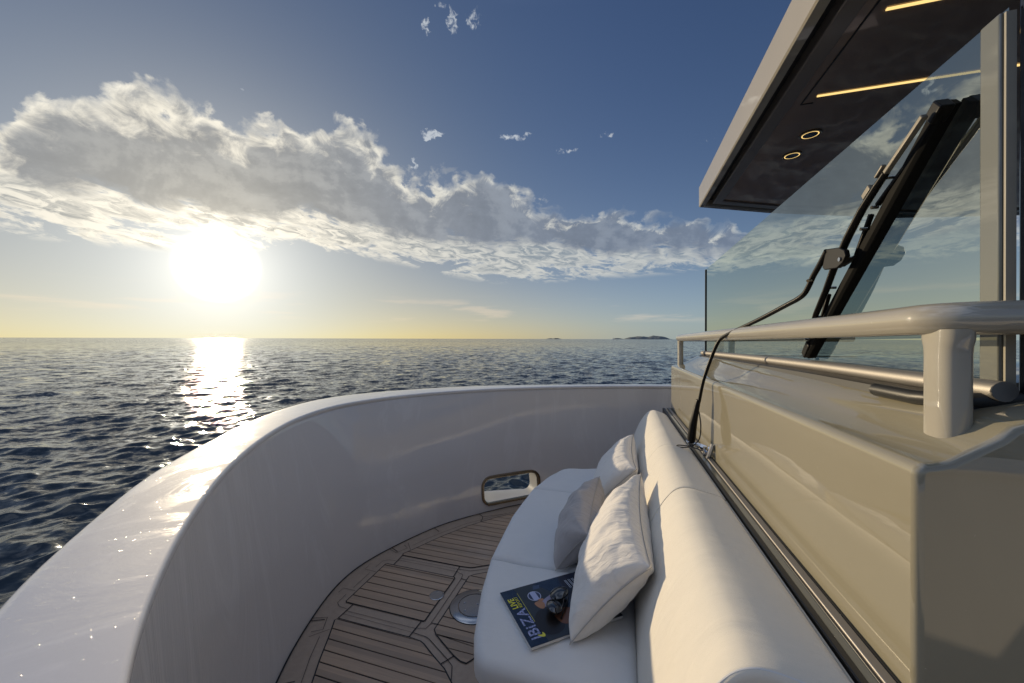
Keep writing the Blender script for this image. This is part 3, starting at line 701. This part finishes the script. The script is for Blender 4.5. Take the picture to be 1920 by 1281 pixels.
bm = bmesh.new(); tube(bm, [(1.846, -.300, .812), (1.832, -.328, .806)], .011, 16); tube(bm, [(1.832, -.328, .806), (1.822, -.350, .800)], .0135, 6); tube(bm, [(1.815, -.356, .800), (1.806, -.372, .797)], .015, 20)
wobj('pivot_shaft', bm, M_chrome)
bm = bmesh.new(); tube(bm, [(1.80, -.3385, .772), (1.80, -.3385, .812)], .008, 6); tube(bm, [(1.80, -.3385, .795), (1.765, -.3395, .790)], .009, 8); tube(bm, [(1.762, -.345, .772), (1.758, -.362, .835)], .010, 8); wobj('hose_fitting', bm, M_chrome)
bm = bmesh.new(); tube(bm, cr([(1.829, -.320, .960), (1.815, -.325, .90), (1.812, -.318, .84), (1.835, -.290, .800), (1.862, -.255, .785), (1.872, -.235, .787), (1.860, -.245, .795), (1.83, -.285, .800), (1.80, -.325, .795), (1.785, -.3385, .792)], 8), .0026, 8); wobj('washer_hose', bm, M_black)
# upper part: knuckle, blade carrier, linkages and blade
def U3(x, y, z): return Vector((x, y, z))
kn = Vector((1.093, -.508, 1.492))
bm = bmesh.new(); sweep(bm, [[(x, y, z) for x, z in ((1.158, 1.514), (1.10, 1.505), (1.076, 1.493), (1.071, 1.478), (1.084, 1.464), (1.109, 1.456), (1.168, 1.462), (1.178, 1.470))] for y in (-.511, -.500)])
wobj('knuckle', bm, M_wiper, bevel=.002)
bm = bmesh.new(); tube(bm, [(1.091, -.500, 1.474), (1.091, -.4965, 1.474)], .0050, 16); wobj('bolt', bm, M_chrome)
bm = bmesh.new(); tube(bm, [(1.232, -.497, 1.445), (1.226, -.487, 1.443)], .0042, 12); wobj('bolt', bm, M_bronze)
bm = bmesh.new(); tube(bm, [(1.236, -.506, 1.462), (1.242, -.513, 1.468)], .0042, 12); wobj('bolt', bm, M_bronze)
btm, tp = Vector((1.338, -.533, 1.244)), Vector((.846, -.533, 1.692))
ax = (tp-btm).normalized(); L_ = (tp-btm).length
nrm = Vector((0, 1, 0)); sd = ax.cross(nrm).normalized()        # sideways in the glass plane
def wp(t, s_=0, y=0): return btm+ax*L_*t+sd*s_+nrm*y
sgn = 1 if wp(0, 1).x > wp(0, 0).x else -1
# carrier arm above the blade
CP = [(1.250, 1.330), (1.233, 1.352), (1.181, 1.410), (1.143, 1.460), (1.081, 1.524), (1.026, 1.571), (.977, 1.602), (.946, 1.620)]
bm = bmesh.new(); tube(bm, [(x, -.510, z) for x, z in CP], [.006, .0075, .008, .0085, .009, .0085, .008, .007], 12, flat=(1, .75)); wobj('carrier', bm, M_wiper)
bm = bmesh.new(); obox(bm, (.950, -.510, 1.618), (.848, -.512, 1.680), .009, .010, (0, 1, 0)); wobj('carrier_tip', bm, M_tip, bevel=.002)
bm = bmesh.new(); obox(bm, (1.010, -.506, 1.592), (.985, -.506, 1.608), .014, .010, (0, 1, 0)); wobj('clip', bm, M_tip, bevel=.002)
bm = bmesh.new(); obox(bm, (.970, -.506, 1.620), (.945, -.506, 1.636), .006, .008, (0, 1, 0)); wobj('clip', bm, M_tip, bevel=.002)
for (t0, s0, t1, s1) in ((.05, .010, .17, .002), (.17, .002, .30, .034), (.44, .036, .52, .004), (.52, .004, .66, .030), (.70, .022, .84, .002)):
    bm = bmesh.new(); obox(bm, wp(t0, sgn*s0, .004), wp(t1, sgn*s1, .002), .008, .010, (0, 1, 0)); wobj('linkage', bm, M_wiper, bevel=.002)
for t in (.06, .20, .36, .50, .62, .70, .80):
    bm = bmesh.new(); tube(bm, [wp(t, sgn*.014, .006), wp(t, sgn*.014, .018)], .0038, 10); wobj('rivet', bm, M_chrome)
bm = bmesh.new(); sweep(bm, [[wp(t, sgn*s_, y) for s_, y in ((.007, .006), (-.011, .006), (-.017, .0), (-.014, -.020), (.004, -.020), (.009, .0))] for t in np.linspace(-.02, 1.01, 12)])
wobj('blade', bm, M_blade, bevel=.001)
bm = bmesh.new(); obox(bm, wp(-.03, sgn*.002, .002), wp(.05, sgn*.004, .004), .024, .014, (0, 1, 0)); wobj('end_cap', bm, M_wiper, bevel=.003)
bm = bmesh.new(); tube(bm, [wp(.075, sgn*.038, .01), wp(.052, sgn*.024, .01)], .0022, 8); wobj('washer_jet', bm, M_black)
bm = bmesh.new(); obox(bm, wp(.965, -sgn*.003, .0), wp(1.012, -sgn*.005, .0), .026, .022, (0, 1, 0)); wobj('end_cap', bm, M_wiper, bevel=.003)
wip['label'] = 'long black wiper arm and blade parked before the glass'

# ---- hardtop
roof = thing('hardtop', '', 'roof', (1.9, -.6, 2.31)); del roof['label']; del roof['category']; roof.parent = yacht; roof.matrix_parent_inverse = Matrix.Translation(yacht.location).inverted()
def robj(name, bm, m, **k):
    o = obj(name, bm, m, None, **k); o.parent = roof; o.matrix_parent_inverse = Matrix.Translation(Vector((1.9, -.6, 2.31))).inverted(); return o
roof['label'] = 'hardtop roof with champagne edge and glossy brown underside'
ZS = 2.31
outl = [(.02, -3.6), (.05, -1.4), (.13, -.556), (3.2, -.556), (3.50, -1.11), (3.95, -2.2), (4.25, -3.6)]
def inset(P, d_, open_=True):
    out = []
    for i in range(len(P)):
        a, b_, c2_ = Vector(P[max(i-1, 0)]), Vector(P[i]), Vector(P[min(i+1, len(P)-1)])
        if i == 0: nv = (c2_-b_).normalized(); nv = Vector((nv.y, -nv.x)); out.append(tuple(b_+nv*d_)); continue
        if i == len(P)-1: nv = (b_-a).normalized(); nv = Vector((nv.y, -nv.x)); out.append(tuple(b_+nv*d_)); continue
        e1, e2 = (b_-a).normalized(), (c2_-b_).normalized(); n1, n2 = Vector((e1.y, -e1.x)), Vector((e2.y, -e2.x)); m_ = n1+n2; m_ = m_/(m_.length_squared/2); out.append(tuple(b_+m_*d_))
    return out
def ringwall(name, lv, m, **k):
    """lv: list of (inset, z): faces between successive loops"""
    bm = bmesh.new(); R_s = [[bm.verts.new((*p, z)) for p in inset(outl, d_)] for d_, z in lv]
    for a, b_ in zip(R_s, R_s[1:]):
        for i in range(len(a)-1): bm.faces.new((a[i], a[i+1], b_[i+1], b_[i]))
    return robj(name, bm, m, **k)
ringwall('fascia', [(.45, ZS+.22), (.03, ZS+.175), (0.0, ZS+.150), (0, ZS+.002), (.006, ZS-.004), (.040, ZS-.004), (.043, ZS+.0), (.043, ZS+.05)], M_fascia, smooth=True)
ringwall('shadow_gap', [(.0432, ZS+.045), (.085, ZS+.045)], M_black, smooth=False)
ringwall('frame_profile', [(.085, ZS+.05), (.085, ZS+.001), (.089, ZS-.003), (.145, ZS-.003), (.149, ZS+.001), (.149, ZS+.012)], M_frame)
bm = bmesh.new(); P = inset(outl, .140); prism(bm, [(*p,) for p in P], ZS+.008, ZS+.03); ceil = robj('ceiling_panel', bm, M_soffit, smooth=False, label='glossy dark brown ceiling panel')
bm = bmesh.new(); P = inset(outl, .05); prism(bm, P, ZS+.06, ZS+.15); robj('roof_core', bm, M_frame, smooth=False)
# sunk joint lines in the ceiling
bm = bmesh.new()
for a, b_ in (((.4, -.745), (1.945, -.745)), ((1.945, -.745), (1.945, -.79))):
    obox(bm, (*a, ZS+.0065), (*b_, ZS+.0065), .006, .002)
robj('ceiling_joint', bm, M_black, smooth=False)
for x, y0, y1 in ((1.894, -.785, -1.9), (1.457, -.785, -1.9), (1.02, -.785, -1.9)):
    bm = bmesh.new(); box(bm, (x-.0042, y1, ZS+.0035), (x+.0042, y0, ZS+.0078)); robj('strip_light', bm, M_led, smooth=False)
for x, y in ((2.234, -.897), (2.459, -.901)):
    dl = None
    bm = bmesh.new(); lathe(bm, x, y, [(.046, ZS+.0078), (.046, ZS+.003), (.043, ZS+.001), (.037, ZS+.002), (.036, ZS+.0075)], 40)
    dl = robj('downlight', bm, M_bronze)
    bm = bmesh.new()
    R0, R1_ = [], []
    for k in range(40):
        a = 2*math.pi*k/40; R0.append(bm.verts.new((x+.036*math.cos(a), y+.036*math.sin(a), ZS+.0012))); R1_.append(bm.verts.new((x+.0315*math.cos(a), y+.0315*math.sin(a), ZS+.0012)))
    for k in range(40): bm.faces.new((R0[k], R0[(k+1) % 40], R1_[(k+1) % 40], R1_[k]))
    o = obj('glow_ring', bm, M_led, None, False); o.parent = dl
    bm = bmesh.new(); lathe(bm, x, y, [(.0312, ZS+.004), (.0312, ZS+.0008), (.001, ZS+.0008)], 40); o = obj('lens', bm, M_dark, None); o.parent = dl

# ------------------------------------------------------------------ sofa
sofa = thing('sofa', 'built-in pale grey sofa with sloping backrest along the champagne coaming', 'sofa', (1.63, .1, 0))
def cushion(name, plan, z0, z1, r=.028, crown=.008, label=None, x_cut=(False, False)):
    """upholstered slab: plan polygon, rounded rim, crowned and slightly wrinkled top"""
    bm = bmesh.new(); P = [Vector(p) for p in plan]
    # densify
    Q = []
    for i in range(len(P)):
        a, b_ = P[i], P[(i+1) % len(P)]; k = max(1, int((b_-a).length/.03))
        for j in range(k): Q.append(tuple(a.lerp(b_, j/k)))
    prof = [(0.006, z0), (0, z0+.01), (0, z1-r)]+[(r*(1-math.cos(t)), z1-r+r*math.sin(t)) for t in np.linspace(.25, math.pi/2, 6)]
    cx_, cy_ = sum(p[0] for p in Q)/len(Q), sum(p[1] for p in Q)/len(Q)
    rings = []
    for d_, z in prof: rings.append([(x, y, z) for x, y in shrink_(Q, P, d_)])
    inner0 = shrink_(Q, P, r)
    for s_ in (.9, .78, .62, .45, .28, .12):
        rings.append([(cx_+(x-cx_)*s_, cy_+(y-cy_)*s_, z1+crown*(1-s_**2)) for x, y in inner0])
    for ring in rings:
        for i, (x, y, z) in enumerate(ring):
            nz = mnoise.fractal(Vector((x*5, y*9, z*5)), 1, 2, 3)
            ring[i] = (x, y, z+(.0035*nz if z > z0+.03 else 0))
    V_ = [[bm.verts.new(p) for p in ring] for ring in rings]; n_ = len(Q)
    for a, b_ in zip(V_, V_[1:]):
        for k in range(n_): bm.faces.new((a[k], a[(k+1) % n_], b_[(k+1) % n_], b_[k]))
    bm.faces.new(V_[0][::-1]); bm.faces.new(V_[-1])
    return obj(name, bm, M_cush, sofa, label=label)
def shrink_(Q, P, d_):
    if d_ == 0: return Q
    n_ = len(P); A = sum(P[i][0]*P[(i+1) % n_][1]-P[(i+1) % n_][0]*P[i][1] for i in range(n_)); s_ = 1 if A > 0 else -1
    SP = []
    for i in range(n_):
        a, b_, c2_ = P[i-1], P[i], P[(i+1) % n_]; e1, e2 = (b_-a).normalized(), (c2_-b_).normalized()
        n1, n2 = Vector((-e1.y, e1.x))*s_, Vector((-e2.y, e2.x))*s_; m_ = n1+n2; m_ = m_/(max(.3, m_.length_squared/2)); SP.append(b_+m_*d_)
    out = []
    for i in range(n_):
        a, b_ = P[i], P[(i+1) % n_]; k = max(1, int((b_-a).length/.03))
        for j in range(k): out.append(tuple(SP[i].lerp(SP[(i+1) % n_], j/k)))
    return out
def rc(poly, r, which):
    """round chosen corners of a polygon"""
    out = []; n_ = len(poly)
    for i, p in enumerate(poly):
        if i in which:
            a, b_, c2_ = Vector(poly[i-1]), Vector(p), Vector(poly[(i+1) % n_]); p1_ = b_+(a-b_).normalized()*r; p2_ = b_+(c2_-b_).normalized()*r
            for t in (0, .25, .5, .75, 1): out.append(tuple((p1_*(1-t)**2+b_*2*t*(1-t)+p2_*t*t)))
        else: out.append(tuple(p))
    return out
YB = -.035
cushion('seat_cushion', rc([(.862, YB), (1.297, YB), (1.297, .470), (1.127, .440), (.958, .395), (.866, .355)], .045, {5}), .405, .480)
cushion('seat_cushion', rc([(1.301, YB), (1.968, YB), (1.968, .474), (1.63, .490), (1.301, .472)], .02, {}), .405, .480)
cushion('seat_cushion', rc([(1.972, YB), (2.41, YB), (2.40, .11), (2.322, .362), (2.16, .425), (1.972, .473)], .05, {3}), .405, .480)
# near end flap of the seat cover
bprof = cr([(-.030, .400), (-.036, .485), (-.052, .56), (-.080, .645), (-.114, .718), (-.148, .768), (-.176, .789), (-.206, .7935), (-.250, .787), (-.295, .778), (-.319, .771), (-.329, .758), (-.331, .735), (-.332, .42)], 4)
bcx, bcy = -.2, .62
def backrest(x0, x1, e0, e1, label=None, slack=0.0):
    """e0/e1: rounding radius at each end"""
    bm = bmesh.new(); secs_ = []
    xs = []
    for t in np.linspace(0, 1, 7): xs.append((x0+e0*(1-math.cos(t*math.pi/2)), e0*(1-math.sin(t*math.pi/2))))
    for x in np.linspace(x0+e0, x1-e1, max(3, int((x1-x0)/.025)))[1:-1]: xs.append((x, 0))
    for t in np.linspace(1, 0, 7): xs.append((x1-e1*(1-math.cos(t*math.pi/2)), e1*(1-math.sin(t*math.pi/2))))
    for x, ins in xs:
        ring = []
        for i, (y, z) in enumerate(bprof):
            v = Vector((y-bcx, z-bcy)); L = v.length; k = (L-ins)/L
            puf = 1+.004*math.sin(math.pi*(x-x0)/(x1-x0))
            nz = mnoise.fractal(Vector((x*7, y*6, z*6)), 1, 2, 3)*.0022
            kk = k*puf if y > -.3 else k
            bk = max(0, min(1, (-.2-y)/.12))*(yw(x)+.394)
            ring.append((x, bk+bcx+v.x*kk+(nz if y > -.28 else 0), bcy+v.y*kk+(nz*.6 if y > -.28 else 0)))
        secs_.append(ring)
    sweep(bm, secs_); return obj('backrest_cushion', bm, M_cushb, sofa, label=label)
backrest(.628, 1.3430, .012, .007); backrest(1.3468, 1.8592, .004, .0025); backrest(1.8606, 2.75, .0025, .02)
# piping at the near end of the backrest
bm = bmesh.new(); tube(bm, [(.636, bcx+(y-bcx)*.985, bcy+(z-bcy)*.985) for y, z in bprof[2:-2]], .0028, 8); obj('piping', bm, M_cush, sofa)

# ------------------------------------------------------------------ pillows
def pillow(name, A, B, Cc, Dd, thick, m, label, group, seed=0, lean=0.0, crease=1.0, ear=.028):
    """A near-bottom, B near-top, C far-top, D far-bottom; bulges to both sides"""
    A, B, Cc, Dd = map(Vector, (A, B, Cc, Dd)); ctr = (A+B+Cc+Dd)/4
    nv = ((Cc-A).cross(B-Dd)).normalized()
    if nv.y < 0: nv = -nv
    n_ = 40; bm = bmesh.new(); sides = []
    for sgn_ in (1, -1):
        g = []
        for j in range(n_+1):
            row = []
            for i in range(n_+1):
                u, v = i/n_, j/n_          # u: bottom->top, v: near->far
                U_, V_ = 2*u-1, 2*v-1
                p = A.lerp(B, u).lerp(Dd.lerp(Cc, u), v)
                # edges pulled in between the corners
                pull = .075*((1-V_*V_)*abs(U_)**3*(1 if U_ > 0 else -1))
                p = p-(A.lerp(B, 1)-A)*pull*1.0
                pull2 = .060*((1-U_*U_)*abs(V_)**3*(1 if V_ > 0 else -1)); p = p-(Dd-A)*pull2
                h = (max(0, (1-abs(U_)**2.3))*max(0, (1-abs(V_)**2.3)))**.42
                w = thick/2*h
                fold = mnoise.fractal(Vector((u*3+seed, v*7+seed*2, sgn_*3)), 1, 2, 4)*.010*crease
                rad = math.hypot(U_, V_)
                corner = max(0, rad-.95)
                ridge = .010*crease*math.sin(11*math.atan2(abs(V_)-1.12, abs(U_)-1.12)*1.0+seed)*max(0, min(1, (rad-.75)*2.2))*h**.5
                tr_ = mnoise.fractal(Vector((u*2.2+seed*3, v*15, seed)), 1, 2, 3)*.0075*crease*max(0, min(1, (u-.35)*2.4))
                w += (fold+ridge+tr_)*min(1, h*1.6)
                p = p+nv*sgn_*w+nv*lean*(U_*U_)*.0
                p = p+Vector((0, 0, -1))*0.0
                if i in (0, n_) or j in (0, n_): 
                    row.append(None if sgn_ == -1 else bm.verts.new(p))
                else: row.append(bm.verts.new(p))
            g.append(row)
        sides.append(g)
    for j in range(n_+1):
        for i in range(n_+1):
            if sides[1][j][i] is None: sides[1][j][i] = sides[0][j][i]
    for g in sides:
        for j in range(n_):
            for i in range(n_):
                bm.faces.new((g[j][i], g[j][i+1], g[j+1][i+1], g[j+1][i]))
    rim = [sides[0][0][i].co.copy() for i in range(n_+1)]+[sides[0][j][n_].co.copy() for j in range(1, n_+1)]+[sides[0][n_][i].co.copy() for i in range(n_-1, -1, -1)]+[sides[0][j][0].co.copy() for j in range(n_-1, 0, -1)]
    root = thing(name, label, 'pillow', tuple(ctr), group)
    obj('cover', bm, m, root, sub=1)
    bm = bmesh.new(); R2 = rim+[rim[0]]; tube(bm, R2, .0013, 6, caps=False); obj('seam', bm, M_seam, root)
    return root
G_ = 'pillows leaning on the sofa backrest'
pillow('pillow', (.962, .132, .494), (1.01, -.068, .700), (1.57, -.066, .748), (1.47, .110, .496), .165, M_linen, 'largest cream linen pillow, nearest, lit by the sun and standing beside the magazine', G_, 1.3, crease=.8)
pillow('pillow', (1.75, .140, .492), (1.74, -.056, .704), (2.28, -.054, .730), (2.26, .130, .492), .15, M_linen, 'far pale pillow leaning on the backrest behind the other two', G_, 4.1, crease=.45)
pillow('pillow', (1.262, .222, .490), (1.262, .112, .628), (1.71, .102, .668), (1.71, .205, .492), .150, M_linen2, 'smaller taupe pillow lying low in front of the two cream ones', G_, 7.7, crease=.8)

# ------------------------------------------------------------------ magazine
TL = Vector((.921, .224, .4885)); pr = Vector((.173, .142, 0)).normalized(); pu = Vector((-.185, .224, 0)).normalized(); pz = Vector((0, 0, 1))
mag = thing('magazine', 'glossy magazine with dark blue cover lying on the seat under the pillow corner', 'magazine', tuple(TL))
def pg(a, b_, h=0): return TL+pr*a-pu*b_+pz*h
def mobj(name, bm, m, parent=mag, **k): return obj(name, bm, m, parent, **k)
MW, MH, MT = .222, .290, .0075
bm = bmesh.new(); sweep(bm, [[pg(a, b_, h) for a, b_ in ((.001, .001), (MW-.001, .001), (MW-.001, MH-.001), (.001, MH-.001))] for h in (0, MT)]); 
M_paper = mat('paper block', (.62, .62, .60), .7); mobj('pages', bm, M_paper, smooth=False)
M_cov = mat('cover print', (.010, .020, .045), .18, 0, .4, .08); n, b = nodes(M_cov)
n.l.new(n.mix(n.ss(n.noise(pos(n), 14, 4, .6), .45, .7), (.006, .014, .034, 1), (.022, .036, .060, 1)), b.inputs['Base Color'])
bm = bmesh.new(); sweep(bm, [[pg(a, b_, h) for a, b_ in ((0, 0), (MW, 0), (MW, MH), (0, MH))] for h in (MT+.0001, MT+.0007)]); cover = mobj('cover', bm, M_cov, smooth=False)
HC = MT+.0010
def flat(name, col, polys, h=HC, rough=.3):
    m = mat(name+' ink', col, rough); bm = bmesh.new()
    for P in polys:
        bm.faces.new([bm.verts.new(pg(a, b_, h)) for a, b_ in P])
    o = obj(name, bm, m, cover, False); return o
def ell(cx_, cy_, rx, ry, a0=0, n_=28):
    return [(cx_+rx*math.cos(t)*math.cos(a0)-ry*math.sin(t)*math.sin(a0), cy_+rx*math.cos(t)*math.sin(a0)+ry*math.sin(t)*math.cos(a0)) for t in np.linspace(0, 2*math.pi, n_, endpoint=False)]
flat('printed_backdrop', (.028, .034, .040), [[(.0, .052), (.222, .046), (.222, .11), (.15, .16), (.06, .17), (0, .13)]], HC-.0001)
flat('printed_backdrop', (.05, .075, .13), [[(.195, .10), (.212, .108), (.208, .128), (.193, .122)]], HC)
blob = lambda P: [tuple(v) for v in cr([Vector(p) for p in P], 5, True)]
flat('printed_figure', (.30, .27, .36), [blob([(.118, .100), (.136, .098), (.146, .118), (.158, .150), (.163, .190), (.146, .196), (.132, .165), (.120, .130), (.108, .112)])], HC+.0001)
flat('printed_figure', (.42, .20, .10), [blob([(.118, .083), (.138, .078), (.143, .094), (.134, .105), (.118, .103), (.110, .093)]), blob([(.142, .096), (.152, .096), (.147, .112), (.138, .104)])], HC+.0002)
flat('printed_figure', (.014, .011, .010), [blob([(.080, .050), (.045, .046), (.020, .062), (.014, .090), (.030, .118), (.070, .124), (.100, .104), (.108, .076)])], HC+.0002)
flat('printed_figure', (.17, .07, .035), [blob([(.052, .112), (.080, .112), (.092, .150), (.070, .175), (.035, .150), (.036, .122)])], HC+.0003)
flat('printed_lines', (.55, .57, .62), [[(x, y), (x+.040*0+.0022, y), (x+.0022, y+.0), (x, y)] for x, y in []]+[[(.158, y), (.197, y), (.197, y+.0016), (.158, y+.0016)] for y in (.213, .2175, .226, .2305, .239, .2435, .252)], HC+.0001)
flat('printed_badge', (.55, .58, .75), [[p for p in ell(.168, .092, .0205, .0205)]], HC+.0001)
flat('printed_badge', (.03, .04, .09), [ell(.168, .092, .0185, .0185)], HC+.0002)
flat('printed_badge', (.40, .43, .62), [[(.150, .083), (.186, .083), (.186, .101), (.150, .101)]], HC+.0003)
flat('printed_rule', (.55, .50, .10), [[(.074, .0470), (.198, .0470), (.198, .0485), (.074, .0485)]], HC+.0001)
def text(name, body, size, a, b_, col, h=HC+.0002, sx=1.0, off=0.0):
    cu = bpy.data.curves.new('t', 'FONT'); cu.body = body; cu.size = size; cu.offset = off; cu.align_x = 'LEFT'
    to = bpy.data.objects.new('t', cu); C.objects.link(to); dg_ = bpy.context.evaluated_depsgraph_get(); dg_.update()
    me_ = bpy.data.meshes.new_from_object(to.evaluated_get(dg_)); bpy.data.objects.remove(to)
    for v in me_.vertices: v.co = pg(a+v.co.x*sx, b_-v.co.y, h)
    me_.name = name; m = mat(name+' ink', col, .3); me_.materials.clear(); me_.materials.append(m)
    if name == 'masthead':
        n, b = nodes(m); n.l.new(n.mix(n.ss(n.noise(pos(n), 260, 3, .6), .42, .60), (.40, .43, .66, 1), (.10, .12, .24, 1)), b.inputs['Base Color'])
    o = bpy.data.objects.new(name, me_); C.objects.link(o); o.parent = cover; return o
for ch, a in (('I', .017), ('B', .029), ('i', .0565), ('Z', .070), ('A', .103)):
    text('masthead', ch, .044, a, .0435, (.3, .33, .52), sx=1.05, off=.0007)
text('cover_text', 'LIVE', .026, .139, .0275, (.72, .66, .04), sx=.92, off=.0006)
text('cover_text', 'REPORT', .0135, .139, .0405, (.60, .55, .04), sx=.95, off=.0002)
flat('printed_splash', (.62, .58, .06), [blob([(.022, .040), (.030, .034), (.027, .046), (.034, .050), (.026, .054), (.018, .050)])], HC+.0003)

# sunglasses folded on the cover
sg = thing('sunglasses', 'black sunglasses lying folded on the magazine cover', 'sunglasses', tuple(pg(.11, .13, HC)))
M_lens = mat('dark lens', (.012, .012, .014), .05, 0, 1, .02)
M_sgf = mat('black acetate', (.006, .006, .006), .12, 0, .8, .04)
HG = HC+.004
def lens(cx_, cy_, rx, ry, a0, tilt, name_):
    bm = bmesh.new(); n_ = 32; rings = []
    for k in (1.0, .8, .55, .28): rings.append([bm.verts.new(pg(x, y, HG+.012+tilt*(y-cy_)+.007*(1-k*k))) for x, y in ell(cx_, cy_, rx*k, ry*k, a0, n_)])
    for a, b_ in zip(rings, rings[1:]):
        for i in range(n_): bm.faces.new((a[i], a[(i+1) % n_], b_[(i+1) % n_], b_[i]))
    bm.faces.new(rings[-1])
    o = obj('lens', bm, M_lens, sg)
    bm = bmesh.new(); P = [pg(x, y, HG+.0115+tilt*(y-cy_)) for x, y in ell(cx_, cy_, rx+.001, ry+.001, a0, n_)]; tube(bm, P+[P[0]], .0022, 8, False, flat=(1, 1.2)); obj('lens_rim', bm, M_sgf, sg)
lens(.130, .157, .0285, .0205, R_(78), .12, '')
lens(.086, .115, .0285, .0205, R_(30), -.25, '')
bm = bmesh.new(); tube(bm, [pg(.119, .137, HG+.012), pg(.112, .131, HG+.016), pg(.105, .126, HG+.013)], .0022, 8); obj('bridge', bm, M_sgf, sg)
for (p0, p1, p2) in ((pg(.136, .184, HG+.010), pg(.105, .172, HG+.004), pg(.052, .118, HG+.001)), (pg(.062, .101, HG+.010), pg(.070, .128, HG+.006), pg(.118, .168, HG+.001))):
    bm = bmesh.new(); tube(bm, cr([p0, p1, p2], 6), .0024, 8, flat=(.8, 1.5)); obj('temple', bm, M_sgf, sg)
bm = bmesh.new(); tube(bm, [pg(.140, .180, HG+.014), pg(.143, .184, HG+.013)], .002, 8); obj('hinge', bm, M_chrome, sg)
